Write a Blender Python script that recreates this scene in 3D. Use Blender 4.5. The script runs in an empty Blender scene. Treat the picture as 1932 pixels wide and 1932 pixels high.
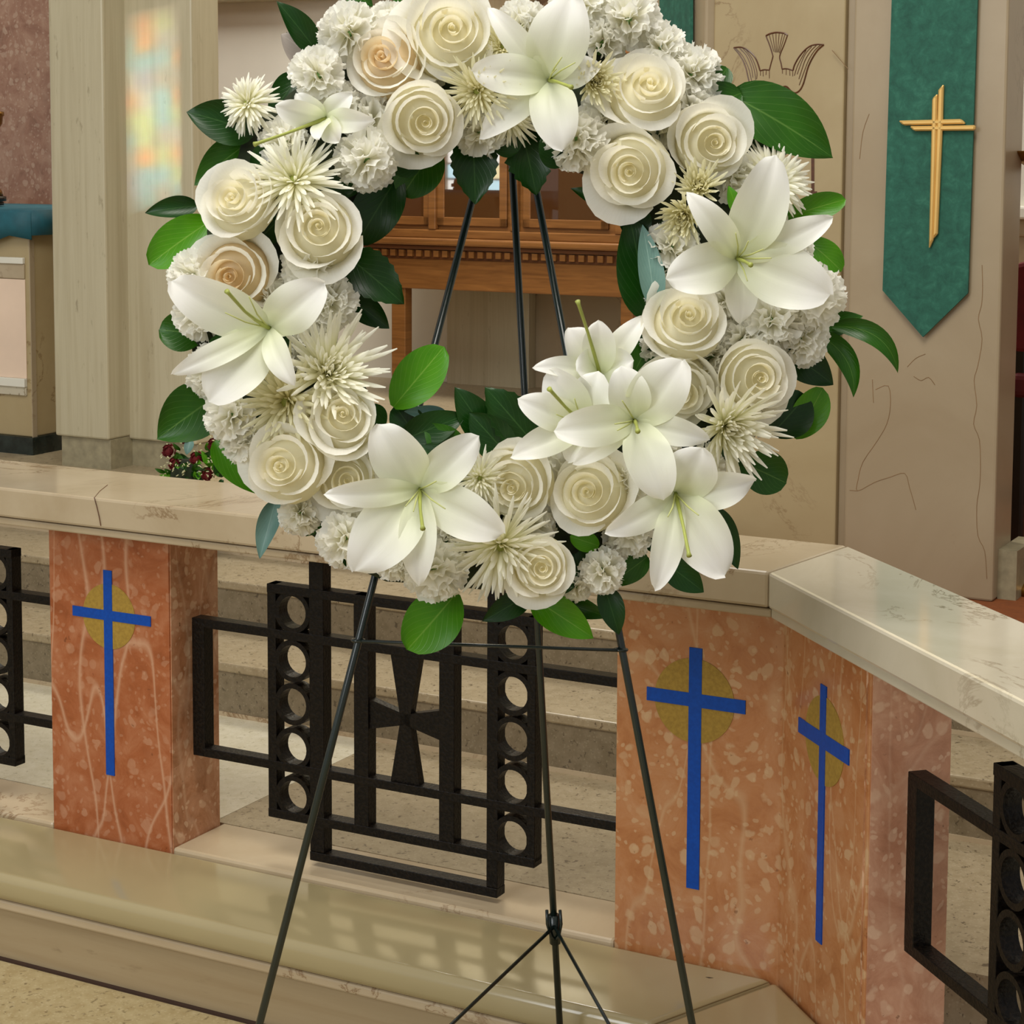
import bpy, bmesh, math, random
from mathutils import Vector, Matrix
R = math.radians
C = bpy.context.scene.collection
SC = bpy.context.scene

# ------------------------------------------------------------------ camera
F, PX, PY, PITCH, ROLL, CAMH = 3777.8, 966.0, 644.0, R(5.5), R(.2575), 1.5
cp, sp, cr, sr = math.cos(PITCH), math.sin(PITCH), math.cos(ROLL), math.sin(ROLL)
EYE = Vector((0, 0, CAMH))
FWD = Vector((0, cp, -sp))
UP0 = Vector((0, sp, cp))
RT0 = Vector((1, 0, 0))
RT = RT0 * cr + UP0 * sr                         # image x axis
UP = UP0 * cr - RT0 * sr                         # image up axis
cam = bpy.data.objects.new('camera', bpy.data.cameras.new('camera'))
C.objects.link(cam)
cam.data.sensor_width = 36
cam.data.lens = F / 1932 * 36
cam.data.shift_y = -(966 - PY) / 1932
cam.data.clip_end = 60
m3 = Matrix((RT, UP, -FWD)).transposed()
cam.matrix_world = Matrix.Translation(EYE) @ m3.to_4x4()
SC.camera = cam

# ------------------------------------------------------------------ light, exposure
SC.view_settings.view_transform = 'Standard'
SC.view_settings.look = 'None'
SC.view_settings.gamma = 1
SC.view_settings.use_curve_mapping = False
SC.view_settings.exposure = 0.27
w = bpy.data.worlds.new('church_air'); SC.world = w; w.use_nodes = True
bg = w.node_tree.nodes['Background']
bg.inputs[0].default_value = (1.0, .975, .93, 1)
bg.inputs[1].default_value = .36
SC.cycles.max_bounces = 14; SC.cycles.diffuse_bounces = 8; SC.cycles.transmission_bounces = 10

def area(name, loc, target, size, power, col, sy=None):
    l = bpy.data.lights.new(name, 'AREA'); l.energy = power; l.color = col
    l.shape = 'RECTANGLE'; l.size = size; l.size_y = sy or size
    o = bpy.data.objects.new(name, l); C.objects.link(o); o.location = loc
    o.rotation_euler = (Vector(target) - Vector(loc)).to_track_quat('-Z', 'Y').to_euler()
    return o
# ------------------------------------------------------------------ geometry frames
A1, A2 = R(-61.7), R(-16.2)
U1 = Vector((-math.sin(A1), -math.cos(A1), 0)); N1 = Vector((-U1.y, U1.x, 0))
U2 = Vector((-math.sin(A2), -math.cos(A2), 0)); N2 = Vector((-U2.y, U2.x, 0))
Z = Vector((0, 0, 1))
def F1(u, v, z): return U1 * u + N1 * v + Z * z
def F2(u, v, z): return U2 * u + N2 * v + Z * z
def ray(x, y):
    return FWD + RT * ((x - PX) / F) - UP * ((y - PY) / F)
def onz(x, y, z0):
    d = ray(x, y); return EYE + d * ((z0 - CAMH) / d.z)
def onp(x, y, n, v):
    d = ray(x, y); return EYE + d * ((v - n.dot(EYE)) / n.dot(d))
def uz1(x, y, v):
    p = onp(x, y, N1, v); return p.dot(U1), p.z
def uz2(x, y, v):
    p = onp(x, y, N2, v); return p.dot(U2), p.z

area('fill_light_nave', (-.4, 1.5, 4.8), (-.2, 3, .5), 2.0, 112, (1, .96, .88))  # overhead fill added to brighten the flowers and the rail top
area('fill_light_sanctuary', F1(-3.6, 5.3, 4.9), F1(-3.6, 5.6, 0), 1.6, 22, (1, .96, .88))  # unseen fill added to light the pillars and upper wall
area('fill_light_apse', F1(-3.3, 5.7, 4.3), F1(-3.5, 7.05, 1.7), 1.4, 100, (1, .97, .9))  # fill added in the apse to lift the dark plaster
area('nave_window_light', (-3.6, -1.6, 3.2), (-.1, 2.6, 1.2), 2.2, 100, (.94, .98, 1), 3.0)

# ------------------------------------------------------------------ materials
def lin(c):
    c = c / 255.0
    return c / 12.92 if c <= .04045 else ((c + .055) / 1.055) ** 2.4
def rgb(r, g, b): return (lin(r), lin(g), lin(b), 1)

def st(r, g, b): return tuple(lin(x) * .80 for x in (r, g, b)) + (1,)      # stone colours

class NT:
    def __init__(s, name):
        s.m = bpy.data.materials.new(name); s.m.use_nodes = True
        s.t = s.m.node_tree; s.b = s.t.nodes['Principled BSDF']
    def n(s, kind, **kw):
        x = s.t.nodes.new('ShaderNode' + kind)
        for k, v in kw.items():
            if k in x.inputs.keys() if hasattr(x.inputs, 'keys') else False: x.inputs[k].default_value = v
            else: setattr(x, k, v)
        return x
    def l(s, a, b): s.t.links.new(a, b)
    def coord(s, scale=(1, 1, 1), kind='Object', rot=(0, 0, 0)):
        tc = s.n('TexCoord'); mp = s.n('Mapping')
        mp.inputs['Scale'].default_value = scale; mp.inputs['Rotation'].default_value = rot
        s.l(tc.outputs[kind], mp.inputs['Vector']); return mp.outputs['Vector']
    def noise(s, vec, scale, detail=4, rough=.55, dist=0):
        x = s.n('TexNoise'); x.inputs['Scale'].default_value = scale; x.inputs['Detail'].default_value = detail
        x.inputs['Roughness'].default_value = rough; x.inputs['Distortion'].default_value = dist
        s.l(vec, x.inputs['Vector']); return x.outputs['Fac']
    def voro(s, vec, scale, feature='F1', rnd=1.0):
        x = s.n('TexVoronoi'); x.feature = feature; x.inputs['Scale'].default_value = scale
        x.inputs['Randomness'].default_value = rnd
        s.l(vec, x.inputs['Vector']); return x
    def ramp(s, fac, stops, interp='LINEAR'):
        x = s.n('ValToRGB'); x.color_ramp.interpolation = interp
        e = x.color_ramp.elements
        while len(e) < len(stops): e.new(.5)
        for k, (p, c) in enumerate(stops): e[k].position = p; e[k].color = c
        s.l(fac, x.inputs['Fac']); return x.outputs['Color']
    def mix(s, fac, a, b, mode='MIX'):
        x = s.n('Mix'); x.data_type = 'RGBA'; x.blend_type = mode
        for sock, v in ((x.inputs[0], fac), (x.inputs[6], a), (x.inputs[7], b)):
            if hasattr(v, 'is_linked') or hasattr(v, 'links'): s.l(v, sock)
            else: sock.default_value = v
        return x.outputs[2]
    def bump(s, h, strength=.2, dist=.01):
        x = s.n('Bump'); x.inputs['Strength'].default_value = strength; x.inputs['Distance'].default_value = dist
        s.l(h, x.inputs['Height']); s.l(x.outputs['Normal'], s.b.inputs['Normal'])
    def done(s, col=None, rough=.5, metal=0, spec=.5):
        if col is not None:
            if hasattr(col, 'links'): s.l(col, s.b.inputs['Base Color'])
            else: s.b.inputs['Base Color'].default_value = col
        s.b.inputs['Roughness'].default_value = rough; s.b.inputs['Metallic'].default_value = metal
        s.b.inputs['Specular IOR Level'].default_value = spec
        return s.m
W1, B0 = (1, 1, 1, 1), (0, 0, 0, 1)
def plain(name, col, rough=.5, metal=0, spec=.5, var=.12, scale=30):
    t = NT(name); v = t.coord()
    n = t.noise(v, scale)
    c = t.ramp(n, [(.3, tuple(x * (1 - var) for x in col[:3]) + (1,)), (.7, tuple(min(1, x * (1 + var)) for x in col[:3]) + (1,))])
    return t.done(c, rough, metal, spec)

def cream_marble(name, c0, c1, vein, rough=.18, sc=1.0, spec=.5):
    t = NT(name); v = t.coord((sc, sc, sc))
    base = t.ramp(t.noise(v, 4, 6, .6, .6), [(.3, c0), (.7, c1)])
    warp = t.noise(v, 3.2, 8, .65, 1.2)
    band = t.ramp(warp, [(.485, B0), (.5, W1), (.515, B0)])
    mask = t.ramp(t.noise(v, 2.3, 2), [(.5, B0), (.62, W1)])
    f = t.mix(1.0, band, mask, 'MULTIPLY')
    c = t.mix(f, base, vein)
    spots = t.ramp(t.noise(v, 26, 5, .7, .8), [(.66, B0), (.74, W1)])
    sm = t.ramp(t.noise(v, 3.1, 2), [(.52, B0), (.66, W1)])
    c = t.mix(t.mix(1.0, spots, sm, 'MULTIPLY'), c, vein)
    return t.done(c, rough, 0, spec)

def breccia(name, dark, mid, pale, cream, rough=.2, seed=0.0, veins=.6, clast=.5):
    t = NT(name); v0 = t.coord()
    mp = t.n('Mapping'); mp.inputs['Location'].default_value = (seed, seed * 2.1, seed * .7); t.l(v0, mp.inputs['Vector']); v = mp.outputs['Vector']
    c = t.ramp(t.noise(v, 13, 8, .68, .7), [(.30, dark), (.48, mid), (.70, pale)])
    nz = t.n('TexNoise'); nz.inputs['Scale'].default_value = 16; nz.inputs['Detail'].default_value = 4; t.l(v, nz.inputs['Vector'])
    vd = t.mix(.045, v, nz.outputs['Color'], 'ADD')
    for sc, lo, amt in ((17, .62, .55), (38, .60, .7), (85, .66, .6)):
        vo = t.voro(vd, sc); sp_ = t.n('SeparateColor'); t.l(vo.outputs['Color'], sp_.inputs[0])
        cell = t.ramp(sp_.outputs[0], [(lo, B0), (lo + .04, (amt * clast,) * 3 + (1,)), (1, (amt * clast * 1.6,) * 3 + (1,))])
        edge = t.ramp(vo.outputs['Distance'], [(.34, W1), (.44, B0)])
        c = t.mix(t.mix(1.0, cell, edge, 'MULTIPLY'), c, cream if sc != 17 else pale)
    for k, (rot, sc) in enumerate((((R(10), R(14), R(20)), (6, 6, 1.2)), ((R(-30), R(-40), R(70)), (4, 4, 1.4)), ((R(60), R(25), R(-30)), (3, 5, 1.2)))):
        mp2 = t.n('Mapping'); mp2.inputs['Rotation'].default_value = rot; mp2.inputs['Scale'].default_value = sc
        t.l(v, mp2.inputs['Vector'])
        nn = t.noise(mp2.outputs['Vector'], 1.1, 2, .35, .1)
        line = t.ramp(nn, [(.491, B0), (.5, (veins,) * 3 + (1,)), (.509, B0)])
        c = t.mix(line, c, cream)
    pits = t.ramp(t.noise(v, 48, 4, .65), [(.67, B0), (.72, (.7, .7, .7, 1))])
    c = t.mix(pits, c, tuple(x * .55 for x in dark[:3]) + (1,))
    return t.done(c, rough)

def travertine(name, c0, c1, dark, rough=.4, axis='z'):
    t = NT(name); s = (14, 14, .55) if axis == 'z' else (.8, .8, 16)
    v = t.coord(s); v2 = t.coord((1, 1, 1))
    c = t.ramp(t.noise(v, 1.6, 6, .6, .5), [(.3, c0), (.55, c1), (.75, c0)])
    pit = t.ramp(t.noise(t.coord((26, 26, 7) if axis == 'z' else (7, 7, 30)), 2.2, 4, .6), [(.62, B0), (.72, (.7, .7, .7, 1))])
    sel = t.ramp(t.noise(v, 1.1, 2), [(.45, B0), (.6, W1)])
    c = t.mix(t.mix(1.0, pit, sel, 'MULTIPLY'), c, dark)
    return t.done(c, rough)

def terrazzo(name, base, base2, chip, light, rough=.3, sc=1.0, dens=.5):
    t = NT(name); v = t.coord((sc, sc, sc))
    c = t.ramp(t.noise(v, 40, 5, .6), [(.35, base), (.65, base2)])
    ch = t.ramp(t.noise(v, 85, 4, .6, .5), [(.60, B0), (.66, (dens,) * 3 + (1,))])
    c = t.mix(ch, c, chip)
    vo = t.voro(v, 120); lt = t.ramp(vo.outputs['Distance'], [(.18, (.5, .5, .5, 1)), (.3, B0)])
    c = t.mix(lt, c, light)
    return t.done(c, rough)

def wood(name, c0, c1, rough=.35):
    t = NT(name); v = t.coord((2, 2, 28))
    c = t.ramp(t.noise(v, 2.2, 6, .6, .7), [(.3, c0), (.7, c1)])
    return t.done(c, rough)

def petal_mat(name, base, rim, green=0.0, trans=.32):
    """thin petal: diffuse plus light passing through; colour runs from claw (v=0) to rim (v=1)"""
    t = NT(name); t.t.nodes.remove(t.b)
    uv = t.n('UVMap'); sep = t.n('SeparateXYZ'); t.l(uv.outputs['UV'], sep.inputs[0])
    c = t.ramp(sep.outputs['Y'], [(0, tuple(x * .93 for x in base[:3]) + (1,)), (.22, base), (.8, rim)])
    st = t.n('Mapping'); st.inputs['Scale'].default_value = (22, 1.2, 1); t.l(uv.outputs['UV'], st.inputs['Vector'])
    c = t.mix(t.ramp(t.noise(st.outputs['Vector'], 3, 3), [(.4, B0), (.75, (.16, .16, .16, 1))]), c, tuple(x * .8 for x in base[:3]) + (1,))
    d = t.n('BsdfDiffuse'); tr = t.n('BsdfTranslucent'); gl = t.n('BsdfGlossy'); gl.inputs['Roughness'].default_value = .42
    t.l(c, d.inputs['Color']); t.l(c, tr.inputs['Color'])
    m1 = t.n('MixShader'); m1.inputs[0].default_value = trans; t.l(d.outputs[0], m1.inputs[1]); t.l(tr.outputs[0], m1.inputs[2])
    m2 = t.n('MixShader'); m2.inputs[0].default_value = .035; t.l(m1.outputs[0], m2.inputs[1]); t.l(gl.outputs[0], m2.inputs[2])
    t.l(m2.outputs[0], t.t.nodes['Material Output'].inputs['Surface'])
    return t.m

def leaf_mat(name, c0, c1, vein, rough=.32):
    t = NT(name)
    uv = t.n('UVMap'); sep = t.n('SeparateXYZ'); t.l(uv.outputs['UV'], sep.inputs[0])
    ab = t.n('Math'); ab.operation = 'ABSOLUTE'; t.l(sep.outputs['X'], ab.inputs[0])
    c = t.ramp(t.noise(t.coord((1, 1, 1)), 14, 4), [(.3, c0), (.7, c1)])
    mid = t.ramp(ab.outputs[0], [(0, (.75, .75, .75, 1)), (.045, B0)])
    c = t.mix(mid, c, vein)
    ad = t.n('Math'); ad.operation = 'MULTIPLY_ADD'; ad.inputs[1].default_value = -.55
    t.l(ab.outputs[0], ad.inputs[0]); t.l(sep.outputs['Y'], ad.inputs[2])
    fr = t.n('Math'); fr.operation = 'PINGPONG'; fr.inputs[1].default_value = .065; t.l(ad.outputs[0], fr.inputs[0])
    sv = t.ramp(fr.outputs[0], [(0, (.22, .22, .22, 1)), (.012, B0)])
    c = t.mix(sv, c, vein)
    t.bump(sv, .25, .002)
    t.done(c, rough)
    t.b.inputs['Specular IOR Level'].default_value = .28
    return t.m

M = {}
M['slab'] = cream_marble('cream_marble', st(186, 166, 134), st(204, 186, 156), st(150, 124, 92), .10)
M['slab2'] = cream_marble('white_marble', st(204, 194, 168), st(222, 212, 190), st(140, 122, 92), .10)
M['curb'] = cream_marble('curb_marble', st(200, 178, 144), st(214, 194, 162), st(160, 130, 96), .2)
M['orange'] = breccia('orange_marble', st(154, 81, 42), st(177, 100, 58), st(196, 129, 91), st(218, 171, 137), .2, 0, .75, .36)
M['orange_side'] = breccia('pale_orange_marble', st(164, 106, 67), st(204, 142, 101), st(236, 180, 142), st(255, 216, 180), .2, 3.1, .3, .5)
M['peach'] = breccia('peach_marble', st(180, 112, 62), st(198, 132, 82), st(210, 154, 108), st(224, 188, 144), .2, 5.3, .45, .6)
M['pinkwall'] = breccia('pink_marble', st(150, 106, 84), st(174, 128, 104), st(196, 154, 128), st(216, 184, 158), .25, 8, .15, .5)
M['pinkside'] = breccia('rosy_marble', rgb(164, 112, 86), rgb(186, 134, 106), rgb(206, 160, 132), rgb(222, 188, 160), .25, 11, .2, .5)
M['trav'] = travertine('travertine', st(190, 177, 144), st(207, 196, 164), st(151, 136, 105), .35)
M['trav_h'] = travertine('kneeler_travertine', st(171, 148, 112), st(182, 161, 126), st(119, 96, 66), .35, 'x')
M['wallb'] = cream_marble('beige_marble', st(172, 151, 119), st(186, 167, 136), st(140, 114, 84), .35, .55)
M['panelb'] = cream_marble('tan_marble', st(180, 158, 115), st(194, 174, 132), st(150, 124, 84), .35, .8)
M['plaster'] = plain('white_plaster', rgb(222, 218, 204), .7, var=.04, scale=3)
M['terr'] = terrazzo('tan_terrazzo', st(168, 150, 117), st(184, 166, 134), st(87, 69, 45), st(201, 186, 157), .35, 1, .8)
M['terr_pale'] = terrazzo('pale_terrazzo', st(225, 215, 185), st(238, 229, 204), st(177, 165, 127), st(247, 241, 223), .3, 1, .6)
M['terr_nave'] = terrazzo('nave_terrazzo', st(185, 163, 117), st(203, 184, 139), st(117, 95, 61), st(222, 205, 164), .4, 1, .7)
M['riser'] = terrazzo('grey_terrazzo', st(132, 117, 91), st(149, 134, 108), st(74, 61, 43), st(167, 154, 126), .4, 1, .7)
M['grey'] = plain('grey_stone', rgb(150, 140, 112), .4, var=.18, scale=40)
M['black'] = plain('black_marble', rgb(34, 42, 38), .12, var=.5, scale=24)
M['vinyl'] = plain('beige_vinyl', st(185, 169, 126), .14, spec=.8, var=.03, scale=4)
def iron_mat():
    t = NT('hammered_bronze'); v = t.coord(); n = t.noise(v, 190, 2, .5)
    c = t.ramp(n, [(.42, rgb(5, 2, 1)), (.62, rgb(22, 15, 8))])
    t.bump(n, .35, .003); return t.done(c, .42, 0, .22)
M['iron'] = iron_mat()
M['easel'] = plain('dark_green_enamel', rgb(16, 30, 27), .25, spec=.6, var=.2, scale=50)
M['blue'] = None
M['brass'] = plain('aged_brass', rgb(150, 108, 48), .28, .9, var=.3, scale=30)
M['goldx'] = plain('satin_gold', rgb(222, 180, 104), .42, .35, var=.06, scale=8)
M['teal'] = plain('teal_cloth', rgb(19, 83, 95), .6, var=.2, scale=22)
M['wood'] = wood('cherry_wood', st(120, 76, 34), st(158, 106, 54), .32)
M['wood_dk'] = wood('dark_wood', rgb(70, 38, 18), rgb(98, 56, 26), .3)
M['velvet'] = plain('red_velvet', rgb(96, 8, 12), .8, var=.35, scale=12)
M['darkwood'] = plain('ebony', rgb(24, 16, 12), .35, var=.2)
M['carpet'] = plain('rust_carpet', rgb(132, 70, 26), .9, var=.15, scale=60)
M['gap'] = plain('dark_joint', rgb(52, 30, 16), .8)
M['seam'] = plain('seam_thread', rgb(132, 112, 74), .7)
def tiles(name, c0, c1, grout, scale=260):
    t = NT(name); v = t.coord((1, 1, 1))
    c = t.ramp(t.noise(v, 160, 2), [(.35, c0), (.65, c1)])
    sx = t.n('SeparateXYZ'); t.l(v, sx.inputs[0])
    pp = t.n('Math'); pp.operation = 'PINGPONG'; pp.inputs[1].default_value = .0035; t.l(sx.outputs['Z'], pp.inputs[0])
    c = t.mix(t.ramp(pp.outputs[0], [(0, (.4, .4, .4, 1)), (.12, B0)]), c, grout)
    return t.done(c, .4, 0, .2)
M['blue'] = tiles('blue_mosaic', rgb(0, 44, 140), rgb(0, 60, 164), rgb(30, 92, 176))
M['olive'] = tiles('gold_mosaic', rgb(140, 108, 24), rgb(168, 134, 44), rgb(166, 140, 80))
def banner_mat():
    t = NT('green_banner_cloth'); v = t.coord((1, 1, 1))
    c = t.ramp(t.noise(v, 30, 8, .75, .4), [(.3, rgb(18, 72, 58)), (.55, rgb(34, 96, 78)), (.78, rgb(60, 124, 102))])
    return t.done(c, .75)
M['banner'] = banner_mat()
def glass_mat():
    t = NT('cabinet_glass')
    t.done(rgb(74, 44, 20), .02, 0, .9); return t.m
M['pane'] = glass_mat()
M['rose'] = petal_mat('rose_petal', rgb(247, 243, 220), rgb(251, 249, 240), trans=.44)
M['rose_in'] = petal_mat('rose_heart', rgb(247, 241, 208), rgb(250, 246, 228), trans=.46)
M['peach_in'] = petal_mat('peach_rose_heart', rgb(240, 216, 168), rgb(244, 230, 198), trans=.45)
M['lily'] = petal_mat('lily_petal', rgb(238, 242, 212), rgb(251, 250, 247), trans=.38)
M['lilyt'] = petal_mat('lily_throat', rgb(150, 170, 70), rgb(206, 216, 140))
M['carn'] = petal_mat('carnation_petal', rgb(246, 244, 226), rgb(251, 250, 244), trans=.5)
M['mum'] = petal_mat('mum_petal', rgb(236, 234, 192), rgb(250, 248, 234), trans=.42)
M['mumg'] = petal_mat('green_mum_petal', rgb(226, 220, 168), rgb(240, 236, 204), trans=.42)
M['anther'] = plain('brown_anther', rgb(112, 86, 46), .7)
M['style'] = plain('green_style', rgb(160, 168, 80), .5)
M['fil'] = plain('pale_filament', rgb(188, 192, 120), .5)
M['leaf'] = leaf_mat('leaf_green', rgb(28, 70, 4), rgb(42, 90, 8), rgb(90, 126, 54))
M['leafb'] = leaf_mat('leaf_bright', rgb(58, 118, 6), rgb(78, 138, 10), rgb(120, 160, 60))
M['leafd'] = leaf_mat('leaf_dark', rgb(10, 44, 4), rgb(20, 60, 8), rgb(54, 88, 40))
M['leafs'] = leaf_mat('leaf_silver', rgb(80, 114, 104), rgb(112, 146, 138), rgb(150, 178, 168), .4)
M['leafg'] = leaf_mat('leaf_grey', rgb(168, 156, 146), rgb(184, 172, 162), rgb(196, 186, 176), .6)
M['moss'] = plain('dark_moss', rgb(30, 40, 16), .9, var=.5, scale=60)
M['pinkpanel'] = plain('pale_pink_marble', rgb(232, 206, 182), .12, var=.06, scale=5)

# ------------------------------------------------------------------ mesh helpers
class MB:
    def __init__(s): s.v, s.f, s.uv, s.mi = [], [], {}, []
    def add(s, vs, fs, mi=0):
        o = len(s.v); s.v += [Vector(p) for p in vs]
        for f in fs: s.f.append(tuple(i + o for i in f)); s.mi.append(mi)
        return s
    def hexa(s, p):                                      # 8 corners: bottom 4, top 4
        return s.add(p, [(3, 2, 1, 0), (4, 5, 6, 7), (0, 1, 5, 4), (1, 2, 6, 5), (2, 3, 7, 6), (3, 0, 4, 7)])
    def box(s, fr, a0, a1, b0, b1, z0, z1):
        return s.hexa([fr(a0, b0, z0), fr(a1, b0, z0), fr(a1, b1, z0), fr(a0, b1, z0), fr(a0, b0, z1), fr(a1, b0, z1), fr(a1, b1, z1), fr(a0, b1, z1)])
    def prism(s, pts, off):                              # flat outline pushed along off
        n = len(pts); pts = [Vector(p) for p in pts]; off = Vector(off)
        return s.add(pts + [p + off for p in pts], [tuple(range(n)), tuple(range(2 * n - 1, n - 1, -1))] + [(i, i + n, (i + 1) % n + n, (i + 1) % n) for i in range(n)])
    def tube(s, pts, r, seg=8, cap=True):
        pts = [Vector(p) for p in pts]; n = len(pts); rs = r if isinstance(r, (list, tuple)) else [r] * n
        vs, fs = [], []; prev = None
        for i, p in enumerate(pts):
            t = (pts[min(i + 1, n - 1)] - pts[max(i - 1, 0)]).normalized()
            a = (prev - t * prev.dot(t)) if prev else t.orthogonal()
            a.normalize(); prev = a; b = t.cross(a)
            vs += [p + (a * math.cos(k * 2 * math.pi / seg) + b * math.sin(k * 2 * math.pi / seg)) * rs[i] for k in range(seg)]
        for i in range(n - 1):
            for k in range(seg):
                k2 = (k + 1) % seg; fs.append((i * seg + k, i * seg + k2, (i + 1) * seg + k2, (i + 1) * seg + k))
        if cap: fs += [tuple(range(seg - 1, -1, -1)), tuple(range((n - 1) * seg, n * seg))]
        return s.add(vs, fs)
    def lathe(s, prof, at, seg=24):
        at = Vector(at); vs, fs = [], []
        for r, z in prof: vs += [at + Vector((r * math.cos(k * 2 * math.pi / seg), r * math.sin(k * 2 * math.pi / seg), z)) for k in range(seg)]
        for i in range(len(prof) - 1):
            for k in range(seg):
                k2 = (k + 1) % seg; fs.append((i * seg + k, i * seg + k2, (i + 1) * seg + k2, (i + 1) * seg + k))
        fs += [tuple(range(seg - 1, -1, -1)), tuple(range((len(prof) - 1) * seg, len(prof) * seg))]
        return s.add(vs, fs)
    def grid(s, pts, uvs=None):                          # pts[i][j]
        a, b = len(pts), len(pts[0]); o = len(s.v)
        s.v += [Vector(p) for r_ in pts for p in r_]
        if uvs:
            for i in range(a):
                for j in range(b): s.uv[o + i * b + j] = uvs[i][j]
        for i in range(a - 1):
            for j in range(b - 1):
                s.f.append((o + i * b + j, o + i * b + j + 1, o + (i + 1) * b + j + 1, o + (i + 1) * b + j)); s.mi.append(0)
        return s
    def mesh(s, name, mats, org=Vector((0, 0, 0)), smooth=False):
        me = bpy.data.meshes.new(name)
        me.from_pydata([tuple(p - org) for p in s.v], [], s.f)
        for m in (mats if isinstance(mats, (list, tuple)) else [mats]): me.materials.append(m)
        if any(s.mi): me.polygons.foreach_set('material_index', s.mi)
        if s.uv:
            lay = me.uv_layers.new(name='UVMap')
            for lp in me.loops: lay.data[lp.index].uv = s.uv.get(lp.vertex_index, (0, 0))
        if smooth: me.polygons.foreach_set('use_smooth', [True] * len(me.polygons))
        me.update(); return me

def wloc(o):
    p = Vector((0, 0, 0))
    while o is not None: p += o.location; o = o.parent
    return p
def tag(o, label=None, cat=None, group=None, kind=None):
    if label: o['label'] = label
    if cat: o['category'] = cat
    if group: o['group'] = group
    if kind: o['kind'] = kind
    return o
def put(name, mb, mat, parent=None, org=None, smooth=False, bevel=0, fix=False, seg=2):
    """link one mesh object; vertices are given in world space"""
    base = Vector(org) if org is not None else (wloc(parent) if parent is not None else sum(mb.v, Vector()) / len(mb.v))
    me = mb.mesh(name, mat, base, smooth)
    if fix:
        b = bmesh.new(); b.from_mesh(me); bmesh.ops.recalc_face_normals(b, faces=b.faces); b.to_mesh(me); b.free()
    o = bpy.data.objects.new(name, me); C.objects.link(o)
    if parent is not None: o.parent = parent; o.location = base - wloc(parent)
    else: o.location = base
    if bevel:
        md = o.modifiers.new('soft_edge', 'BEVEL'); md.width = bevel; md.segments = seg; md.limit_method = 'ANGLE'; md.angle_limit = R(40)
    return o
def thing(name, loc, label, cat, group=None):
    o = bpy.data.objects.new(name, None); C.objects.link(o); o.location = loc; o.empty_display_size = .1
    return tag(o, label, cat, group)

# ================================================================== SETTING
VP = 2.95                                   # front face of the rail posts
ZP, ZF = .168, .174                         # pad top, sanctuary floor
Z1, Z2, Z3 = .302, .426, .55                # three levels of the sanctuary
V1, V2, V3 = 3.721, 3.985, 4.25
UL, UR = -9, 3.5
def struct(name, mb, mat, **k): return tag(put(name, mb, mat, **k), kind='structure')
struct('floor', MB().box(F1, UL, UR, -4.5, 2.713, -.1, 0), M['terr_nave'])
jl = struct('trim_1', MB().box(F1, UL, -1.0, 2.704, 2.7125, -.01, .004), M['gap'])
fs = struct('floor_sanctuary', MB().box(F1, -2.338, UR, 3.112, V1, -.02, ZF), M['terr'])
put('pale_floor', MB().box(F1, UL, -2.339, 3.112, V1, -.02, ZF), M['terr_pale'], fs)  # paler floor colour left of the post line
put('pale_floor', MB().box(F2, -2.52, 2.0, 1.45, 2.2, .1, ZF + .0015), M['terr_pale'], fs)  # same paler colour beyond the corner post
def step(v0, v1, z0, z1, um=UR):
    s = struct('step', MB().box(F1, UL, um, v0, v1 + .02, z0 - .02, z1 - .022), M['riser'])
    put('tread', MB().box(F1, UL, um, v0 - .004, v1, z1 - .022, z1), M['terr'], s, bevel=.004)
    put('joint_strip', MB().box(F1, UL, um, v0 - .003, v0 + .01, z0, z0 + .010), M['curb'], s)
    return s
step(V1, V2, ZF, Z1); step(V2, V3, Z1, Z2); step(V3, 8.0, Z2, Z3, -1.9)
struct('floor_carpet', MB().box(F1, -1.899, UR, V3, 8.0, Z2 - .05, Z2), M['carpet'])

VB = 7.05                                    # far back wall of the apse
wb = struct('wall_back', MB().box(F1, UL, UR, VB, VB + .2, .4, 5), M['wallb'])
u0, z0 = uz1(400, 8, VB); u1_, _ = uz1(1240, 8, VB)
ua, _ = uz1(845, 600, VB - .05); ub, _ = uz1(1000, 600, VB - .05)
put('plaster_panel', MB().box(F1, u0 - 2.2, ua, VB - .02, VB, .5, z0), M['plaster'], wb)
put('plaster_panel', MB().box(F1, ub + .9, u1_ + .4, VB - .02, VB, .5, z0), M['plaster'], wb)
put('pilaster', MB().box(F1, ua, ub, VB - .06, VB, .5, 5), M['trav'], wb, bevel=.004)
uf, _ = uz1(368, 8, VB - .1)
put('stone_frame', MB().box(F1, uf - 2.5, u1_ + .4, VB - .12, VB, z0, 5), M['trav'], wb, bevel=.01)

# travertine pillars at the left
def pillar(x0, x1, y, v, depth, zb, plinth):
    a, _ = uz1(x0, y, v); b, _ = uz1(x1, y, v)
    o = struct('pillar', MB().box(F1, a, b, v, v + depth, zb, 5), M['trav'], bevel=.006)
    put('plinth', MB().box(F1, a + plinth, b - .002, v + .012, v + depth, Z3, zb), M['grey'], o)
    return o, a, b
VA = 4.58
_, zb = uz1(150, 825.5, VA)
pillar(98.5, 199.5, 480, VA, .45, zb, .014)
vbq = VA + .10
_, zq = uz1(260, 829.5, vbq)
pillar(218, 366, 480, vbq, .13, zq, -.01)

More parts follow.
